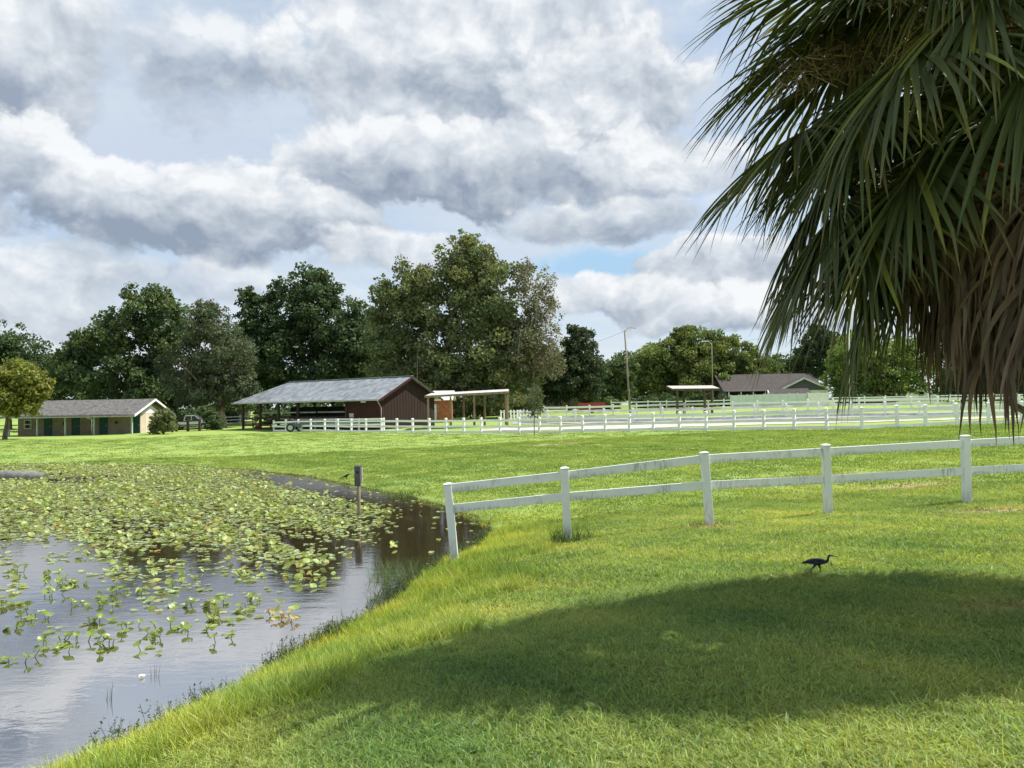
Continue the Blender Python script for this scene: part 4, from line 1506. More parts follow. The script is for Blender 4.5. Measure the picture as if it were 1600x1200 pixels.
tree('pine_tree', 'low distant trees seen between the domed oak and the house roof', ground_at(1225, 185), 185,
     [(1215, 575, 30, 22), (1245, 570, 26, 20), (1232, 590, 45, 18)], 7000, .5, MD)
tree('oak_tree', 'dark tree topping the skyline left of the white flagpole', ground_at(1288, 150), 150,
     [(1280, 535, 26, 26), (1268, 565, 30, 30), (1300, 560, 40, 40), (1276, 515, 12, 10), (1345, 530, 34, 22)], 16000, .44, DK)
tree('maple_tree', 'bright green tree behind the white flagpole', ground_at(1350, 126), 126,
     [(1345, 555, 46, 38), (1320, 585, 36, 36), (1385, 575, 42, 44), (1360, 600, 60, 24), (1425, 570, 36, 42)], 24000, .36, (.155, .21, .06), gap=.1)
tree('oak_tree', 'dark tree mostly hidden behind the palm skirt', ground_at(1540, 130), 130,
     [(1500, 570, 50, 45), (1560, 560, 60, 50), (1620, 570, 60, 60), (1540, 600, 90, 26)], 19000, .42, DK)
for lab, px, Y, bl, n, c in [
        ('background oak filling the gap left of the tall oak behind the stable', 95, 135, [(80, 585, 40, 34), (115, 600, 45, 34), (60, 605, 40, 30)], 8000, DK),
        ('background oak between the feathery tree and the dark round-topped oak', 385, 138, [(380, 545, 42, 44), (400, 585, 55, 42), (355, 580, 40, 40)], 11000, DK),
        ('background tree between the dark round-topped oak and the biggest tree', 575, 138, [(575, 530, 42, 46), (570, 580, 60, 46), (600, 560, 40, 50)], 13000, MD),
        ('background tree low behind the biggest tree', 700, 140, [(690, 590, 70, 36), (770, 595, 60, 34), (620, 600, 50, 34)], 11000, MD),
        ('background tree between the half-bare tree and the mossy oak', 870, 142, [(858, 585, 36, 34), (880, 605, 50, 28), (835, 605, 40, 30)], 8500, MD),
        ('background tree between the mossy oak and the domed oak', 965, 165, [(950, 585, 36, 24), (985, 575, 34, 28), (965, 602, 50, 24)], 9000, MD)]:
    tree('oak_tree', lab, ground_at(px, Y), Y, bl, n, .46, c, gap=.08)
tree('crooked_tree', 'small crooked tree between the cypress and the barn', ground_at(381, 99), 99,
     [(372, 612, 22, 20), (388, 628, 16, 14), (360, 625, 16, 14)], 4200, .24, MD, trunk_r=.17, limbs=4)
tree('young_sapling', 'thin dark sapling standing alone in front of the paddock fence', ground_at(835, 53.5), 53.5,
     [(836, 622, 13, 24), (834, 640, 16, 12)], 900, .12, FE, trunk_r=.035, limbs=14, clump=.3, gap=.1)
for lab, px, Y, bl, n, c in [
        ('rounded bush hiding the right corner of the stable gable wall', 256, 82, [(255, 652, 17, 15), (262, 662, 15, 14), (245, 665, 12, 14)], 4200, OL),
        ('dark bush in front of the white pickup', 333, 88, [(331, 657, 12, 15), (338, 664, 11, 12), (322, 643, 12, 10)], 4200, MD)]:
    tree('bush', lab, ground_at(px, Y), Y, bl, n, .17, c, trunk_r=.07, stems=3, limbs=4, clump=.26, cat='bush')
for i, (lab, px, Y, w, h, c) in enumerate([
        ('dark shrub mass behind the left half of the stable', 120, 100, 90, 26, DK), ('dark shrub mass behind the stable gable', 265, 104, 60, 30, DK),
        ('leafy shrub behind the open stalls of the barn', 470, 106, 80, 28, MD), ('shrub behind the orange-red shed', 640, 104, 70, 30, MD),
        ('shrub behind the tan open shelter', 745, 108, 60, 26, OL), ('shrub beside the cream house', 345, 116, 45, 30, MD),
        ('shrub behind the picket fence', 815, 112, 40, 22, MD), ('pale shrub at the end of the grey house', 955, 128, 16, 16, OL),
        ('shrub below the domed oak', 1030, 130, 55, 18, DK), ('shrub right of the domed oak', 1110, 130, 50, 18, DK),
        ('shrub below the bright green tree', 1350, 122, 60, 16, MD)]):
    g = ground_at(px, Y)
    cpx = g
    d = CAM3.transposed() @ (g - Vector((0, 0, CZ)))
    gy = 600 + F * d.y / d.z
    tree('bush', lab, g, Y, [(px, gy - h * .6, w * .6, h * .6), (px - w * .5, gy - h * .4, w * .4, h * .5), (px + w * .5, gy - h * .4, w * .4, h * .5)],
         int(60 * w), .34, c, trunk_r=.1, stems=3, limbs=3, clump=.25, cat='bush')


def distant_wood():
    cs, rs = [], []
    for i in range(620):
        a = R(rnd.uniform(-75, 75))
        rr_ = rnd.uniform(210, 260)
        x, y = rr_ * math.sin(a), rr_ * math.cos(a)
        h = 6.0 + 2.0 * math.sin(a * 9) + 1.5 * math.sin(a * 23 + 1)
        cs.append((x, y, 2.0 + rnd.random() ** .8 * h))
        rs.append(rnd.uniform(1.6, 3.0))
    V, Fq, col = leaf_cloud(np.array(cs), np.array(rs), 60000, .9, lambda q: rng.uniform(.7, 1.2, q)[:, None] * np.ones((1, 3)))
    o = np_obj('distant_wood', np_mesh('distant_wood', V, Fq, leafmat('distant_foliage', (.042, .062, .030), .3, .7, .1), col))
    tag(o, 'distant belt of green woodland along the horizon', 'woodland', kind='stuff')


distant_wood()


# ------------------------------------------------------------------ the palm
def frond_mesh(o, az, el, pet, blade, nseg, droop, dead, seed):
    """fan leaf starting at o; returns (petiole MB, verts, faces, colours)"""
    r = random.Random(seed)
    up = Vector((0, 0, 1))
    d = Vector((math.cos(az) * math.cos(el), math.sin(az) * math.cos(el), math.sin(el)))
    # petiole sags
    pts = [Vector(o)]
    p, dd = Vector(o), d.copy()
    for i in range(6):
        p = p + dd * pet / 6
        pts.append(p.copy())
        dd = (dd - up * droop * .055).normalized()
    pm = MB().tube(pts, [.030, .022, .018, .016, .015, .014, .012], 5)
    # costa
    cost = [p.copy()]
    tang = [dd.copy()]
    q, td = p.copy(), dd.copy()
    for i in range(7):
        td = (td - up * droop * .085).normalized()
        q = q + td * blade * .45 / 7
        cost.append(q.copy())
        tang.append(td.copy())
    V, Fc, C = [], [], []
    NS = 8
    for i in range(nseg):
        s = -1 + 2 * (i + .5) / nseg
        u = (1 - abs(s)) ** 1.15
        k = min(int(u * 7), 6)
        fr_ = u * 7 - k
        st = cost[k].lerp(cost[k + 1], fr_)
        t = tang[k].lerp(tang[k + 1], fr_).normalized()
        side = t.cross(up)
        if side.length < .05:
            side = Vector((-math.sin(az), math.cos(az), 0))
        side.normalize()
        nrm = side.cross(t).normalized()
        ang = s * R(112 if not dead else 92) + r.uniform(-.05, .05)
        dirn = (t * math.cos(ang) + side * math.sin(ang) - nrm * (.16 + .22 * abs(s)) + nrm * r.uniform(-.09, .09)).normalized()
        L = blade * (1.0 - .30 * abs(s) ** 2) * r.uniform(.88, 1.08)
        L *= .80 if abs(s) < .1 else 1
        wmax = r.uniform(.021, .031) * (.95 if dead else 1)
        grav = (droop * r.uniform(.6, 1.35)) * (.15 if not dead else .30)
        pts_, ds = [st], [dirn]
        pp, cd = st.copy(), dirn.copy()
        kink = r.randint(3, 6) if r.random() < (.22 if not dead else .6) else -1
        for j in range(NS):
            f = (j + 1) / NS
            g = grav * (f ** 1.5)
            if j == kink:
                g += r.uniform(.5, 1.1)
            cd = (cd - up * g + Vector((r.uniform(-1, 1), r.uniform(-1, 1), 0)) * (.02 if not dead else .15)).normalized()
            pp = pp + cd * L / NS
            pts_.append(pp.copy())
            ds.append(cd.copy())
        base = len(V)
        shade = r.uniform(.7, 1.35) if not dead else r.uniform(.45, 1.5)
        tipc = r.random()
        tw = r.uniform(-.3, .3) if not dead else r.uniform(-1.2, 1.2)
        for j, (a, t2) in enumerate(zip(pts_, ds)):
            f = j / NS
            w = wmax * min(1, .5 + f * 2.2) * (1 - f ** 2.2) + .0012
            n2 = (nrm - t2 * nrm.dot(t2))
            n2 = n2.normalized() if n2.length > .05 else side
            b2 = t2.cross(n2)
            ca, sa = math.cos(tw * f), math.sin(tw * f)
            bb = b2 * ca + n2 * sa
            nn = n2 * ca - b2 * sa
            V += [a + bb * w + nn * w * .55, a, a - bb * w + nn * w * .55]
            cc = (shade, shade, shade)
            if not dead:
                y = max(0, f - .72) * 2.2 * (tipc > .55)          # dry brown tips
                cc = (shade * (1 + y * 2.2), shade * (1 + y * .7), shade * (1 + y * .6))
                if tipc < .10:
                    cc = (shade * 2.4, shade * 2.0, shade * 1.2)  # a few segments coloured bright yellow as if sunlit
            else:
                cc = (shade * (1 + .2 * tipc), shade, shade * (1.1 - .2 * tipc))
            C += [cc] * 3
        for j in range(NS):
            k0 = base + j * 3
            Fc += [(k0, k0 + 1, k0 + 4, k0 + 3), (k0 + 1, k0 + 2, k0 + 5, k0 + 4)]
    return pm, np.array(V, dtype=float), np.array(Fc), np.array(C)


def build_palm():
    B = Vector((4.90, 6.75, 0))
    B.z = gz(B.x, B.y)
    root = thing('cabbage_palm', 'large fan palm with a brown skirt of dead fronds, at the right edge', 'palm', B)
    root.scale = (.99, .99, .99)
    TOP = 5.25                         # growing point above its base
    mb = MB()
    pts = [(0, 0, -.3), (0, 0, .3), (.03, 0, 1.8), (.0, .02, 3.6), (-.02, 0, TOP)]
    mb.tube(pts, [.27, .22, .19, .19, .15], 14)
    mb.build('trunk', M['boot'], root, True)
    # old leaf bases criss-crossing the trunk
    for i in range(34):
        a = i * 2.39996
        z = 1.5 + i * .105
        d = Vector((math.cos(a), math.sin(a), 0))
        ln = rnd.uniform(.3, .62)
        p0 = d * .15 + Vector((0, 0, z))
        p1 = d * (.15 + ln * .75) + Vector((0, 0, z + ln * rnd.uniform(.2, .55)))
        MB().tube([p0, p0.lerp(p1, .5) + Vector((0, 0, -.04)), p1], [.055, .036, .030], 6).build('boot', M['boot'], root)
    ga = 2.39996
    n = 0
    # green leaves from the bud downwards
    NG = 112
    for i in range(NG):
        t = i / (NG - 1)
        az = i * ga + 2.1
        low = -38 if math.cos(az) < -.5 else (-24 if math.sin(az) > -.5 else 0)       # leaves over the lawn side are held higher
        el = R(78 + (low - 78) * t ** .66 + rnd.uniform(-8, 8))
        if (math.sin(az) < -.45 and t > .62 and math.cos(az) > -.75) or (math.sin(az) < -.05 and el < R(-6) and math.cos(az) > -.88):
            continue                   # the lowest leaves on this side have already dried
        z = TOP - .15 - .80 * t
        squash = .42 + .62 * abs(math.cos(az)) ** 1.3
        pet = rnd.uniform(1.5, 1.95) * (.75 + .25 * min(1, t * 2.5))
        bl = rnd.uniform(1.18, 1.48)
        o = Vector((math.cos(az) * .13, math.sin(az) * .13, z))
        pm, V, Fc, C = frond_mesh(o, az, el, pet * squash, bl * (.72 + .28 * squash), rnd.randint(58, 66), (.55 + .55 * rnd.random()) * (1.7 if math.sin(az) < -.5 else 1.0), False, 100 + i)
        f = np_obj('frond', np_mesh('frond', V, Fc, M['frond'], C), root)
        pm.build('petiole', M['petiole'], f)
    # dead skirt
    ND = 88
    for i in range(ND):
        t = i / (ND - 1)
        az = i * ga + .7
        el = R(-12 - 62 * t + rnd.uniform(-9, 9))
        z = TOP - .75 - 1.0 * t
        if i >= 58:                    # the thick dry side of the skirt, towards the lawn
            t = (i - 58) / 30
            az = 3.35 + 2.0 * ((i * .618) % 1)
            el = R(-14 - 34 * t + rnd.uniform(-6, 6))
            z = TOP - .95 - .45 * t
            t = .25 + t * .35
        pet = rnd.uniform(.95, 1.4) * (1 - .4 * t) * (.6 + .4 * abs(math.cos(az)))
        bl = rnd.uniform(.9, 1.3) * (.92 if i >= 58 else 1)
        if i >= 58:
            pet = rnd.uniform(1.0, 1.45)
        o = Vector((math.cos(az) * .17, math.sin(az) * .17, z))
        pm, V, Fc, C = frond_mesh(o, az, el, pet, bl, rnd.randint(34, 48), 1.5 + 1.3 * rnd.random(), True, 500 + i)
        f = np_obj('dead_frond', np_mesh('dead_frond', V, Fc, M['dead_frond'], C), root)
        pm.build('petiole', M['dead_petiole'], f)
    # old flower sprays: bushy fine twigs on arching stalks
    for i, (az, el, ln) in enumerate([(3.2, .16, 2.45), (3.6, .30, 2.3), (2.8, .4, 2.1)]):
        V, Fc, C = [], [], []
        d = Vector((math.cos(az) * math.cos(el), math.sin(az) * math.cos(el), math.sin(el)))
        p = Vector((0, 0, TOP - .35))
        stalk = [p.copy()]
        for k in range(8):
            p = p + d * ln / 8
            d = (d - Vector((0, 0, .07))).normalized()
            stalk.append(p.copy())
        for k in range(520):
            s = stalk[rnd.randint(3, 8)]
            dv = Vector((rnd.gauss(0, 1), rnd.gauss(0, 1), rnd.gauss(-.35, .8))).normalized()
            a = s + Vector((rnd.gauss(0, .11), rnd.gauss(0, .11), rnd.gauss(0, .09)))
            b_ = a + dv * rnd.uniform(.1, .3)
            sd = dv.cross(Vector((rnd.random(), rnd.random(), rnd.random()))).normalized() * .0035
            k0 = len(V)
            V += [a - sd, a + sd, b_ + sd, b_ - sd]
            Fc.append((k0, k0 + 1, k0 + 2, k0 + 3))
            sh = rnd.uniform(.6, 1.5)
            C += [(sh, sh, sh)] * 4
        f = np_obj('flower_spray', np_mesh('flower_spray', np.array(V, dtype=float), np.array(Fc), M['twigs'], np.array(C)), root)
        f['kind'] = 'stuff'
        MB().tube(stalk, [.02, .018, .016, .014, .012, .01, .009, .008, .006], 5).build('stalk', M['dead_petiole'], f)


build_palm()


# ------------------------------------------------------------------ grass
def blade_tuft(n, spread, h0, h1, w, lean, seed, seg=3):
    r = np.random.default_rng(seed)
    V, Fq, C = [], [], []
    for i in range(n):
        a = r.uniform(0, 6.283)
        rad = spread * math.sqrt(r.random())
        p = np.array([rad * math.cos(a), rad * math.sin(a), -.01])
        h = r.uniform(h0, h1)
        az = r.uniform(0, 6.283)
        ln = r.uniform(.3, 1.0) * lean
        dirn = np.array([math.cos(az), math.sin(az), 0])
        fa = r.uniform(0, 6.283)
        sd = np.array([math.cos(fa), math.sin(fa), 0]) * w * r.uniform(.7, 1.3)
        k0 = len(V)
        sh = r.uniform(.68, 1.3)
        c = np.array([sh * r.uniform(.88, 1.18), sh, sh * r.uniform(.8, 1.1)])
        if r.random() < .07:
            c = np.array([1.35, 1.08, 1.9]) * sh      # dry blade
        for j in range(seg + 1):
            f = j / seg
            q = p + np.array([0, 0, h * f * (1 - .28 * ln * f)]) + dirn * h * ln * f ** 1.7
            ww = sd * (1 - f ** 1.6) + sd * .02
            V += [q - ww, q + ww]
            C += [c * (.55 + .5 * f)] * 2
        for j in range(seg):
            b = k0 + j * 2
            Fq.append((b, b + 1, b + 3, b + 2))
    return np.array(V), np.array(Fq), np.array(C)


def in_bare(x, y):
    k = np.zeros(len(x))
    for (bx, by, rx, ry) in BARE:
        k = np.maximum(k, np.exp(-(((x - bx) / rx) ** 2 + ((y - by) / ry) ** 2)))
    return k


def wedge(n, y0, y1, half=.80, power=1.0):
    """points spread evenly over the ground in front of the camera"""
    u = rng.random(n)
    yy = np.sqrt(y0 ** 2 + u * (y1 ** 2 - y0 ** 2))
    xx = yy * half * rng.uniform(-1, 1, n)
    return xx, yy


def lownoise(x, y, s):
    return (np.sin(x * s + 1.3 * np.sin(y * s * .7)) * np.sin(y * s * 1.1 + 1.1 * np.sin(x * s * .6 + 2)) + .6 * np.sin(x * s * 2.3 + y * s * 1.7 + .5))


def build_grass():
    protos = []
    for i in range(5):
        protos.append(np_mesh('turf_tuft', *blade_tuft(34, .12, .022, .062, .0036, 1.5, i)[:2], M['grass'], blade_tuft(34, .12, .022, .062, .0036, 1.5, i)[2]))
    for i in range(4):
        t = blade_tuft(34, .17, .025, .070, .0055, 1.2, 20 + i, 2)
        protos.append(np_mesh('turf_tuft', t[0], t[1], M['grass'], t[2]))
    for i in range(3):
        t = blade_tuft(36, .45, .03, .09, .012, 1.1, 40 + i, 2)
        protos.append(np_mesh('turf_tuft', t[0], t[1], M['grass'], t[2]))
    for i in range(3):      # long bank grass
        t = blade_tuft(28, .11, .07, .19, .0040, .8, 60 + i)
        protos.append(np_mesh('turf_tuft', t[0], t[1], M['grass'], t[2]))
    for i in range(3):      # broad-leaved weeds, idx 15-17
        t = blade_tuft(16, .07, .025, .07, .012, 1.6, 80 + i)
        protos.append(np_mesh('turf_tuft', t[0], t[1], M['grass'], t[2] * np.array([.72, .85, .9])))
    for i in range(2):      # seed stalks, idx 18-19
        t = blade_tuft(6, .08, .10, .22, .0018, .5, 90 + i)
        protos.append(np_mesh('turf_tuft', t[0], t[1], M['grass'], t[2] * np.array([1.25, 1.05, 1.4])))
    P, I, S = [], [], []
    for (n, y0, y1, lo, hi, s0, s1) in [(34000, 2.2, 8.5, 0, 5, .8, 1.3), (38000, 8.0, 18, 5, 9, .8, 1.25), (30000, 17, 46, 9, 12, .7, 1.15), (9000, 45, 75, 9, 12, .8, 1.3)]:
        x, y = wedge(n, y0, y1, .86 if y0 < 10 else .74)
        P.append(np.stack([x, y], 1))
        I.append(rng.integers(lo, hi, n))
        S.append(rng.uniform(s0, s1, n))
    P, I, S = np.concatenate(P), np.concatenate(I), np.concatenate(S)
    x, y = P[:, 0], P[:, 1]
    sd = pond_sd(x, y)
    z = terrain(x, y)
    bare = in_bare(x, y)
    keep = (z > .03) & (rng.random(len(x)) > bare * .85)
    # keep the sheds, barn and tracks free: only thin the far tufts behind the paddock fence
    fx = np.array([p[0] for p in f1])
    fy = np.array([p[1] for p in f1])
    o = np.argsort(fx)
    lim = np.interp(x, fx[o], fy[o])
    keep &= (y < lim - .2) | (x < fx.min())
    x, y, z, I, S, sd, bare = x[keep], y[keep], z[keep], I[keep], S[keep], sd[keep], bare[keep]
    # bank of long unmown grass along the near shore
    bank = (y < 19) & (sd < 1.9 + .5 * lownoise(x, y, 1.1)) & (sd > 0)
    sw = bank & (rng.random(len(x)) < .8)
    I = np.where(sw, rng.integers(12, 15, len(x)), I)
    S = np.where(sw, S * rng.uniform(.75, 1.1, len(x)), S)
    wd = (rng.random(len(x)) < .05 + .16 * (lownoise(x - 7, y + 3, 1.3) > .75)) & (y < 18)
    I = np.where(wd, rng.integers(15, 18, len(x)), I)
    st = (rng.random(len(x)) < .012) & (y < 18)
    I = np.where(st, rng.integers(18, 20, len(x)), I)
    n = len(x)
    ln = lownoise(x, y, .55)
    ln2 = lownoise(x + 30, y, 1.9)
    tint = np.ones((n, 3))
    tint *= (1 + .12 * ln + .12 * ln2 + rng.normal(0, .15, n))[:, None]
    warm = np.clip(.10 * ln2 + .06 * ln, -.2, .25)
    tint[:, 0] *= 1 + warm
    yel = np.clip(1 - sd / 3.2, 0, 1) * (y < 20)
    tint[:, 0] *= 1 + .26 * yel
    tint[:, 1] *= 1 + .14 * yel
    tint[:, 2] *= 1 - .35 * yel
    tint[:, 0] *= 1 + .45 * bare
    tint[:, 2] *= 1 + .9 * bare
    far = np.clip((y - 14) / 20, 0, 1)
    tint[:, 2] *= 1 + .15 * (1 - far)
    tint *= (1 - .12 * far)[:, None]
    tint[:, 0] *= 1 - .07 * far
    rot = np.stack([rng.normal(0, .08, n), rng.normal(0, .08, n), rng.uniform(0, 6.283, n)], 1)
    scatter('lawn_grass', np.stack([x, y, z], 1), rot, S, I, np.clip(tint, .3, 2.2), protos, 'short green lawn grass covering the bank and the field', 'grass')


build_grass()


def clump_plant(name, label, base, n, spread, h0, h1, w, lean, m, seed, cat='plant', group=None, tint=(1, 1, 1)):
    V, Fq, C = blade_tuft(n, spread, h0, h1, w, lean, seed, 4)
    o = np_obj(name, np_mesh(name, V, Fq, m, C * np.array(tint)))
    o.location = base
    return tag(o, label, cat, group)


clump_plant('sedge_clump', 'tall grey-green sedge clump at the water edge left of the leaning end post', hit(632, 918), 420, .62, .25, .62, .006, .7, M['sedge'], 3, tint=(.8, .85, 1.1))
clump_plant('sedge_clump', 'smaller sedge tuft just below the tall sedge clump', hit(606, 946), 170, .32, .15, .42, .005, .8, M['sedge'], 4, tint=(.55, .6, .8))
clump_plant('weed_clump', 'unmown weeds around the foot of the second white post', at(893, 846, 13.7) , 240, .42, .12, .36, .006, .9, M['sedge'], 5, tint=(.7, .8, .7))
clump_plant('weed_clump', 'low weeds at the foot of the third white post', at(1112, 823, 13.6), 120, .40, .06, .16, .006, 1.0, M['sedge'], 6, tint=(.8, .75, .6))
clump_plant('weed_clump', 'dark weeds at the foot of the fifth white post', at(1500, 790, 14.7), 160, .55, .06, .16, .006, 1.0, M['sedge'], 7, tint=(.6, .65, .5))
clump_plant('weed_clump', 'dark grass tuft on the far right bank of the pond', hit(640, 775), 200, .8, .1, .3, .012, .9, M['sedge'], 8, tint=(.7, .75, .6))
clump_plant('reed_sprig', 'pair of thin reeds standing in the open water near the left bottom', plane(167, 1095, -.02), 5, .05, .12, .25, .003, .15, M['sedge'], 9, tint=(.4, .5, .3))
clump_plant('reed_sprig', 'thin reeds standing in open water right of the lily clumps', plane(243, 1060, -.02), 5, .09, .10, .2, .003, .2, M['sedge'], 10, tint=(.5, .6, .4))


def shore_weeds():
    """small leafy sprigs in the shallows along the near bank"""
    protos = []
    for i in range(4):
        r = np.random.default_rng(80 + i)
        V, Fq, C = [], [], []
        for s in range(3):
            a = r.uniform(0, 6.28)
            p = np.array([r.normal(0, .03), r.normal(0, .03), -.05])
            d = np.array([math.cos(a) * .3, math.sin(a) * .3, 1.0])
            h = r.uniform(.08, .24)
            q = p + d * h
            sdv = np.array([.002, .001, 0])
            k0 = len(V)
            V += [p - sdv, p + sdv, q + sdv, q - sdv]
            Fq.append((k0, k0 + 1, k0 + 2, k0 + 3))
            C += [(1, 1, 1)] * 4
            for l in range(6):
                st = p + (q - p) * r.uniform(.45, 1)
                b = r.uniform(0, 6.28)
                ld = np.array([math.cos(b), math.sin(b), r.uniform(-.2, .7)]) * r.uniform(.018, .034)
                wd = np.array([-math.sin(b), math.cos(b), 0]) * r.uniform(.006, .012)
                k0 = len(V)
                V += [st, st + ld * .5 + wd, st + ld, st + ld * .5 - wd]
                Fq.append((k0, k0 + 1, k0 + 2, k0 + 3))
                sh = r.uniform(.5, 1.3)
                C += [(sh, sh, sh)] * 4
        protos.append(np_mesh('weed_sprig', np.array(V), np.array(Fq), M['weed'], np.array(C)))
    # along the near shoreline only, clustered
    seg = POND[:9]
    L = np.linalg.norm(np.diff(seg, axis=0), axis=1)
    cum = np.concatenate([[0], np.cumsum(L)])
    n = 1500
    s = rng.random(n) * cum[-1]
    clus = (np.sin(s * 2.3) + .7 * np.sin(s * 5.1 + 1)) * .5 + .5
    s = s[rng.random(n) < .25 + .75 * clus]
    n = len(s)
    x = np.interp(s, cum, seg[:, 0])
    y = np.interp(s, cum, seg[:, 1])
    off = -np.abs(rng.normal(0, .20, n)) + .10
    # inward direction: towards the left / far
    x = x + off * .75
    y = y - off * -.0 + (-off) * .45
    z = np.maximum(terrain(x, y), 0.0)
    rot = np.stack([rng.normal(0, .2, n), rng.normal(0, .2, n), rng.uniform(0, 6.28, n)], 1)
    tint = np.ones((n, 3)) * rng.uniform(.5, 1.3, n)[:, None]
    scatter('shore_weeds', np.stack([x, y, z], 1), rot, rng.uniform(.6, 1.2, n), rng.integers(0, 4, n), tint, protos,
            'fringe of small dark leafy weeds along the near water edge', 'weeds')


shore_weeds()


# ------------------------------------------------------------------ lilies
def pad_mesh(seed, r0, cup, mtl, wav=.1, notch=.45):
    r = random.Random(seed)
    n = 13
    V = [(0, 0, 0)]
    C = [(1.15, 1.1, 1)]
    for ring, f in ((1, .55), (2, 1.0)):
        for k in range(n):
            a = notch / 2 + (2 * math.pi - notch) * k / (n - 1)
            rr_ = r0 * f * (1 + r.uniform(-.05, .05)) * (1.12 - .12 * math.cos(a))
            V.append((rr_ * math.cos(a), rr_ * math.sin(a) * .92, cup * r0 * f * f + wav * r0 * f * math.sin(3 * a + seed)))
            s = r.uniform(.85, 1.15)
            C.append((s, s, s * .9))
    Fq = []
    for k in range(n - 1):
        Fq.append((0, 1 + k, 2 + k, 2 + k))
        Fq.append((1 + k, 1 + n + k, 2 + n + k, 2 + k))
    me = bpy.data.meshes.new('lily_leaf')
    me.from_pydata(V, [], [f if f[2] != f[3] else f[:3] for f in Fq])
    me.materials.append(mtl)
    a = me.attributes.new('col', 'FLOAT_COLOR', 'POINT')
    a.data.foreach_set('color', np.concatenate([np.array(C, np.float32), np.ones((len(C), 1), np.float32)], 1).ravel())
    me.shade_smooth()
    return me


def to_px(x, y, z=0.0):
    M3 = np.array(CAM3)
    p = np.stack([x, y, np.full_like(x, z) - CZ], -1) @ M3
    return 800 + F * p[:, 0] / -p[:, 2], 600 - F * p[:, 1] / -p[:, 2]


def build_lilies():
    protos = [pad_mesh(i, .066, [.12, .3, -.15, .45, .05, .6][i], M['pad'], [.08, .12, .1, .18, .05, .2][i]) for i in range(6)]
    n = 300000
    x = rng.uniform(-44, 0, n)
    y = rng.uniform(8, 46, n)
    sd = pond_sd(x, y)
    px, py = to_px(x, y)
    # where the mat is thick: the far left of the pond; open water near the right bank and in front
    dens = np.clip((1000 - py) / 150, 0, 1)
    right = np.clip((-(px - np.interp(py, [735, 760, 800, 850, 900, 950], [420, 470, 640, 600, 560, 470])) / 90), 0, 1)
    cl = .5 + .5 * np.tanh(1.6 * (lownoise(x, y, .9) + .55 * lownoise(x + 9, y - 4, 2.7)))
    thick = np.clip((860 - py) / 90, 0, 1)
    dens = dens * (.04 + .96 * right) * (thick * (.55 + .45 * cl) + (1 - thick) * cl * .62)
    # dark open streaks
    hole = np.exp(-(((px - 440) / 90) ** 2 + ((py - 752) / 9) ** 2)) + .8 * np.exp(-(((px - 345) / 120) ** 2 + ((py - 880) / 22) ** 2)) + np.exp(-(((px - 120) / 80) ** 2 + ((py - 752) / 5) ** 2))
    dens *= np.clip(1 - .8 * hole, 0, 1)
    keep = (sd < -.12) & (rng.random(n) < dens * .62) & (px > -400)
    x, y, px, py, sd, cl = (a[keep] for a in (x, y, px, py, sd, cl))
    n = len(x)
    up = rng.random(n) < .10 + .22 * cl            # leaves standing above the water
    z = np.where(up, rng.uniform(.02, .09, n), rng.uniform(.004, .012, n))
    tilt = np.where(up, rng.normal(0, .42, n), rng.normal(0, .04, n))
    tilt2 = np.where(up, rng.normal(0, .42, n), rng.normal(0, .04, n))
    idx = np.where(up, rng.integers(1, 6, n), rng.choice([0, 0, 4, 1], n))
    rot = np.stack([tilt, tilt2, rng.uniform(0, 6.28, n)], 1)
    tint = np.ones((n, 3)) * rng.uniform(.65, 1.35, n)[:, None]
    pale = rng.random(n)
    tint[:, 0] *= 1 + .30 * (pale > .5) * rng.random(n)
    tint[:, 2] *= np.where(~up, rng.uniform(1.0, 2.1, n), 1)
    tint[pale > .988] = (1.35, .75, .6)
    scatter('lily_pads', np.stack([x, y, z], 1), rot, rng.uniform(.5, 1.2, n) * np.where(up, 1.0, .95), idx, tint, protos,
            'mat of yellow-green water lily leaves covering the left of the pond', 'lily pads')
    return n


build_lilies()
LEAF = [pad_mesh(30 + i, .125, c, M['pad_solo'], w) for i, (c, w) in enumerate([(.1, .08), (.35, .15), (.55, .2), (-.2, .1), (.8, .12)])]
DEADLEAF = [pad_mesh(40 + i, .13, c, M['tan_leaf'], .25) for i, c in enumerate([.6, .9])]


def lily_clump(px, py, nl, spread, label, group=None, dead=False, rise=.085):
    p = plane(px, py, 0.0)
    root = thing('lily_plant', label, 'water lily', p, rnd.uniform(0, 6), group)
    for i in range(nl):
        a = rnd.uniform(0, 6.283)
        d = spread * math.sqrt(rnd.random())
        up = rnd.random() < .55
        z = rnd.uniform(.03, rise) if up else .008 + .002 * i
        x, y = d * math.cos(a) * 1.5, d * math.sin(a) * .8
        o = link(bpy.data.objects.new('leaf', rnd.choice(DEADLEAF if dead else LEAF)), root)
        o.location = (x, y, z)
        o.rotation_euler = (rnd.gauss(0, .42 if up else .03), rnd.gauss(0, .42 if up else .03), rnd.uniform(0, 6.28))
        o.scale = [rnd.uniform(.28, .54) * (.75 if dead else 1)] * 3
        if up:
            MB().tube([(x, y, z), (x * .7, y * .7, -.06)], .006, 5).build('stem', M['stem'], root)
    return root


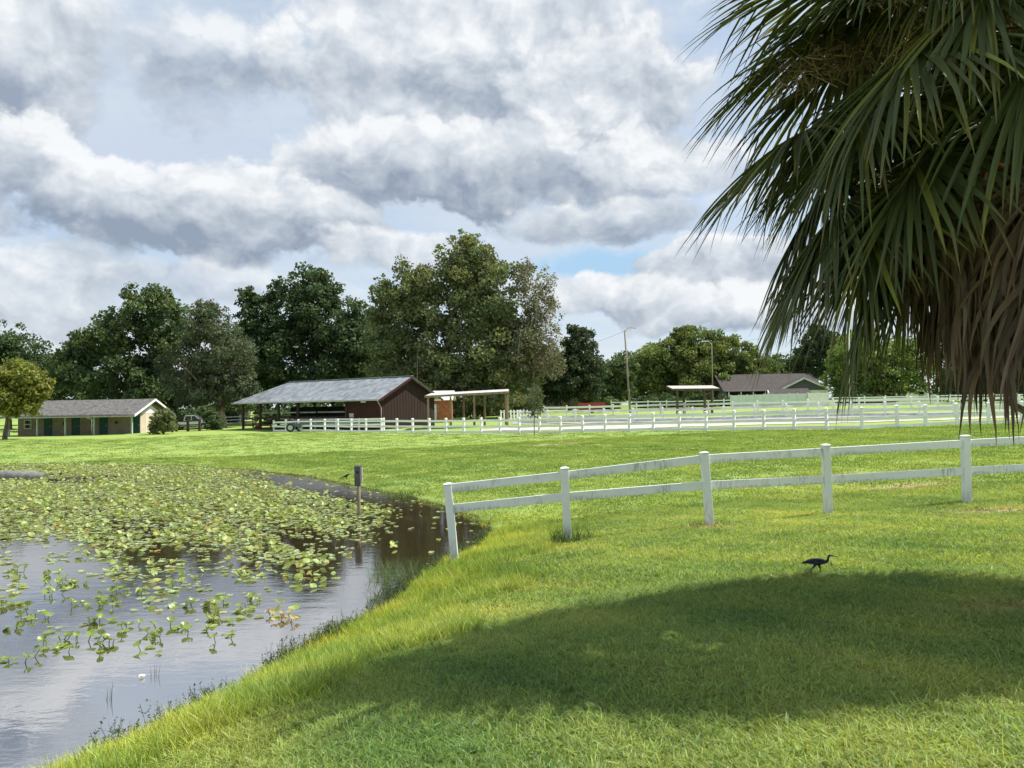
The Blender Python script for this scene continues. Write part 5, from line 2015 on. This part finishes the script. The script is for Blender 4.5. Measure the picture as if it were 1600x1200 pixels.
named = [
    (25, 1030, 9, .34, 'big lily clump at the left edge, nearest to the open water'),
    (70, 1012, 8, .26, 'upright lily clump with raised leaves just right of the left-edge clump'),
    (97, 1020, 3, .10, 'single curled lily leaf on a stem below the row of clumps'),
    (120, 1005, 8, .28, 'dense lily clump in the middle of the front row'),
    (165, 1010, 4, .16, 'small lily clump at the right end of the dense front row'),
    (205, 985, 7, .22, 'lily clump with tall leaves behind the right of the front row'),
    (240, 995, 5, .18, 'lily group floating left of the small flat trio'),
    (262, 982, 5, .22, 'thin string of lily leaves pointing right in open water'),
    (300, 985, 4, .2, 'end of the thin string of lily leaves, with one dark cupped leaf'),
    (240, 1016, 4, .2, 'flat trio of lily leaves lowest in the open water at right'),
    (345, 1000, 6, .24, 'isolated lily cluster below the withered tan one'),
    (345, 945, 6, .2, 'lily cluster with two dark raised leaves near the tree reflection'),
    (390, 948, 9, .3, 'wide lily cluster touching the dark tree reflection'),
    (120, 945, 4, .14, 'lone upright lily leaf in the pale water left of the clusters'),
    (160, 972, 5, .18, 'lily pair with one tall leaf mirrored in the water'),
    (350, 970, 6, .25, 'lily cluster just left of the withered tan leaves'),
    (12, 985, 7, .28, 'lily clump cut by the left edge, above the big nearest one'),
    (60, 965, 5, .25, 'flat lily group in pale water above the front row'),
]
for px, py, nl, sp, lab in named:
    lily_clump(px, py, nl, sp, lab)
lily_clump(440, 968, 11, .24, 'withered tan lily leaves floating alone in the open water', dead=True, rise=.08)
for i in range(14):
    px, py = rnd.uniform(5, 400), rnd.uniform(880, 965)
    lily_clump(px, py, rnd.randint(4, 7), rnd.uniform(.18, .34), 'loose lily clump between the dense mat and the open water', 'loose lily clumps at the edge of the mat')


def lily_flower(px, py, label):
    p = plane(px, py, .01)
    root = thing('lily_flower', label, 'flower', p)
    for ring, (n, l, el) in enumerate(((9, .045, .35), (7, .036, .85))):
        for k in range(n):
            a = 2 * math.pi * (k + .5 * ring) / n
            d = Vector((math.cos(a) * math.cos(el), math.sin(a) * math.cos(el), math.sin(el)))
            s = Vector((-math.sin(a), math.cos(a), 0))
            MB().add([(0, 0, 0), d * l * .55 + s * .011, d * l + Vector((0, 0, .008)), d * l * .55 - s * .011], [(0, 1, 2, 3)]).build('petal', M['petal'], root)


lily_flower(222, 1058, 'single white lily flower in the open water by the thin reeds')
lily_flower(214, 851, 'white lily flower in the middle of the dense leaf mat')


# ------------------------------------------------------------------ things in the pond
def nest_box():
    b = plane(561, 806, 0.0)
    root = thing('nest_box', 'weathered dark nest box on a wooden post standing in the pond', 'nest box', b)
    k = b.y / F
    h = (806 - 729) * k
    MB().tube([(0, 0, -.8), (.0, 0, h * .62), (.0, 0, h * .9)], [.05, .047, .045], 10).build('post', M['pole_wood'], root, True)
    z0, z1 = h * .60, h
    m1 = mottled('weathered_grey_board', (.035, .036, .036), (.09, .09, .088), 9, .85, .3, (1, 1, .25))
    m2 = mottled('pale_grey_board', (.16, .155, .145), (.27, .26, .245), 9, .85, .3, (1, 1, .25))
    bx = MB().box2((-.095, -.10, z0), (.06, -.05, z1 - .012)).build('front_board', m1, root)
    hole = MB()
    n = 14
    hole.add([(-.01 + .04 * math.cos(6.283 * i / n), -.1005 - .004, z1 - .16 + .045 * math.sin(6.283 * i / n)) for i in range(n)], [tuple(range(n))]).build('entrance_hole', M['rubber'], bx)
    MB().box2((.062, -.10, z0 + .12), (.105, .03, z1 - .04)).build('side_board', m2, root)
    MB().box2((-.094, .005, z0), (.06, .03, z1 - .04)).build('back_board', m2, root)
    MB().poly([(-.10, -.11, z1 - .010), (.108, -.11, z1 - .010), (.108, .05, z1 + .005), (-.10, .05, z1 + .005)], .016, (0, 0, 1)).build('lid', m1, root)


nest_box()


def culvert():
    a, c = plane(-60, 752, 0), plane(69, 748, 0)
    root = thing('culvert_pipe', 'grey pipe lying half sunk among the lilies at the left edge', 'pipe', a)
    d = c - a
    d.z = 0
    L = d.length
    x = d.normalized()
    y = Vector((-x.y, x.x, 0))
    n = 20
    r0, r1 = .30, .255
    vs, fs = [], []
    for (t, r) in ((0, r1), (0, r0), (L * .6, r0), (L * .9, r0 * .8), (L, r0 * .32), (L, r0 * .2), (L * .5, r1)):
        for k in range(n):
            q = 2 * math.pi * k / n
            vs.append(x * t + y * (r * math.cos(q)) + Vector((0, 0, .12 + r * math.sin(q))))
    for i in range(6):
        for k in range(n):
            fs.append((i * n + k, i * n + (k + 1) % n, (i + 1) * n + (k + 1) % n, (i + 1) * n + k))
    MB().add(vs, fs).build('pipe', M['pipe'], root, True)
    # a raised collar near the open end
    v2 = []
    for t in (.5, .62):
        for k in range(n):
            q = 2 * math.pi * k / n
            v2.append(x * (t * L) + y * ((r0 + .02) * math.cos(q)) + Vector((0, 0, .12 + (r0 + .02) * math.sin(q))))
    MB().add(v2, [(k, (k + 1) % n, n + (k + 1) % n, n + k) for k in range(n)]).build('collar', M['pipe'], root)


culvert()


def log(label, pa, pb, r):
    a, c = plane(*pa, 0), plane(*pb, 0)
    pts, rad = [], []
    for i in range(9):
        t = i / 8
        p = a.lerp(c, t) - a
        pts.append(p + Vector((rnd.uniform(-.05, .05), rnd.uniform(-.08, .08), .03 + rnd.uniform(-.02, .03))))
        rad.append(r * (.5 + .6 * math.sin(math.pi * min(1, .15 + t * .8))))
    mb = MB().tube(pts, rad, 9)
    mb.tube([pts[5], pts[5] + Vector((.25, .1, .12))], [r * .4, r * .15], 6)
    o = mb.build('floating_log', M['log'], None, True)
    o.location = a
    tag(o, label, 'log')


log('dark log floating among the lilies right of the grey pipe', (76, 752), (182, 745), .085)
log('thin dark branch floating behind the log', (66, 744), (118, 741.5), .05)


# ------------------------------------------------------------------ birds
def bird(name, label, base, s, heron, rz=0.0, walk=True):
    """s: body length in metres; the bird looks along +X"""
    root = thing(name, label, 'bird', base, rz)
    me = bpy.data.meshes.new('body')
    if heron:
        pts = [((0, 0, .56), .128), ((-.22, 0, .555), .108), ((-.42, 0, .51), .055), ((-.56, 0, .475), .026),        # pelvis, back, tail
               ((.16, 0, .55), .110), ((.28, 0, .53), .078), ((.36, 0, .565), .052), ((.37, 0, .65), .042), ((.39, 0, .73), .042), ((.435, 0, .765), .050), ((.49, 0, .755), .034), ((.53, 0, .745), .018),
               ((-.10, .045, .36), .040), ((-.20, .05, .27), .018), ((-.225, .05, .14), .013), ((-.23, .05, .015), .012), ((-.15, .05, .0), .008),
               ((.06, -.045, .36), .038), ((.08, -.05, .27), .016), ((.055, -.05, .14), .013), ((.04, -.05, .015), .012), ((.12, -.05, .0), .008)]
        ed = [(0, 1), (1, 2), (2, 3), (0, 4), (4, 5), (5, 6), (6, 7), (7, 8), (8, 9), (9, 10), (10, 11), (0, 12), (12, 13), (13, 14), (14, 15), (15, 16),
              (0, 17), (17, 18), (18, 19), (19, 20), (20, 21)]
        bill = [((.50, 0, .753), .022), ((.62, 0, .728), .014), ((.74, 0, .70), .004)]
    else:
        pts = [((0, 0, .42), .15), ((-.26, 0, .33), .11), ((-.5, 0, .20), .045), ((-.75, 0, .08), .025), ((.18, 0, .52), .12), ((.30, 0, .62), .09), ((.40, 0, .66), .075),
               ((-.02, .07, .22), .04), ((0, .07, .08), .02), ((.06, .07, 0), .015), ((.02, -.07, .22), .04), ((.04, -.07, .08), .02), ((.1, -.07, 0), .015)]
        ed = [(0, 1), (1, 2), (2, 3), (0, 4), (4, 5), (5, 6), (0, 7), (7, 8), (8, 9), (0, 10), (10, 11), (11, 12)]
        bill = [((.45, 0, .66), .03), ((.56, 0, .64), .015), ((.64, 0, .62), .004)]
    me.from_pydata([tuple(c * s for c in p) for p, r in pts], ed, [])
    o = np_obj('body', me, root)
    me.materials.append(M['feather'])
    sk = o.modifiers.new('skin', 'SKIN')
    for i, (p, r) in enumerate(pts):
        v = me.skin_vertices[0].data[i]
        v.radius = (r * s, r * s)
        v.use_root = (i == 0)
    sk.use_smooth_shade = True
    ss = o.modifiers.new('sub', 'SUBSURF')
    ss.levels = ss.render_levels = 2
    MB().tube([tuple(c * s for c in p) for p, r in bill], [r * s for p, r in bill], 8).build('bill', M['bill'], root, True)
    if heron:
        for sy in (-1, 1):      # folded wings with a layered trailing edge
            vs = [(.20, .09, .60), (.05, .125, .63), (-.18, .120, .62), (-.42, .066, .55), (-.58, .028, .48), (-.38, .074, .48), (-.13, .122, .48), (.08, .122, .50)]
            mbw = MB()
            mbw.poly([(x * s, sy * y * s, z * s) for x, y, z in vs], .012 * s, (0, sy, 0))
            mbw.build('wing', M['feather'], root)
        for sy in (-1, 1):
            MB().tube([(.458 * s, sy * .020 * s, .772 * s), (.458 * s, sy * .038 * s, .772 * s)], [.008 * s, .006 * s], 8).build('eye', M['lens'], root)
    return root


hp = hit(1278, 901)
bird('heron', 'dark slate heron walking right across the sunlit lawn', hp, .345 * hp.y / 9.6, True, R(-6))
bp_ = hit(541, 749)
bird('blackbird', 'small black bird on the grass left of the nest box', bp_, .34, False, R(10))

SC.cycles.max_bounces = 6
SC.cycles.diffuse_bounces = 3
SC.cycles.transparent_max_bounces = 4
SC.cycles.use_denoising = True
SC.cycles.use_adaptive_sampling = True
SC.cycles.adaptive_threshold = 0.025
print('objects', len(bpy.data.objects))
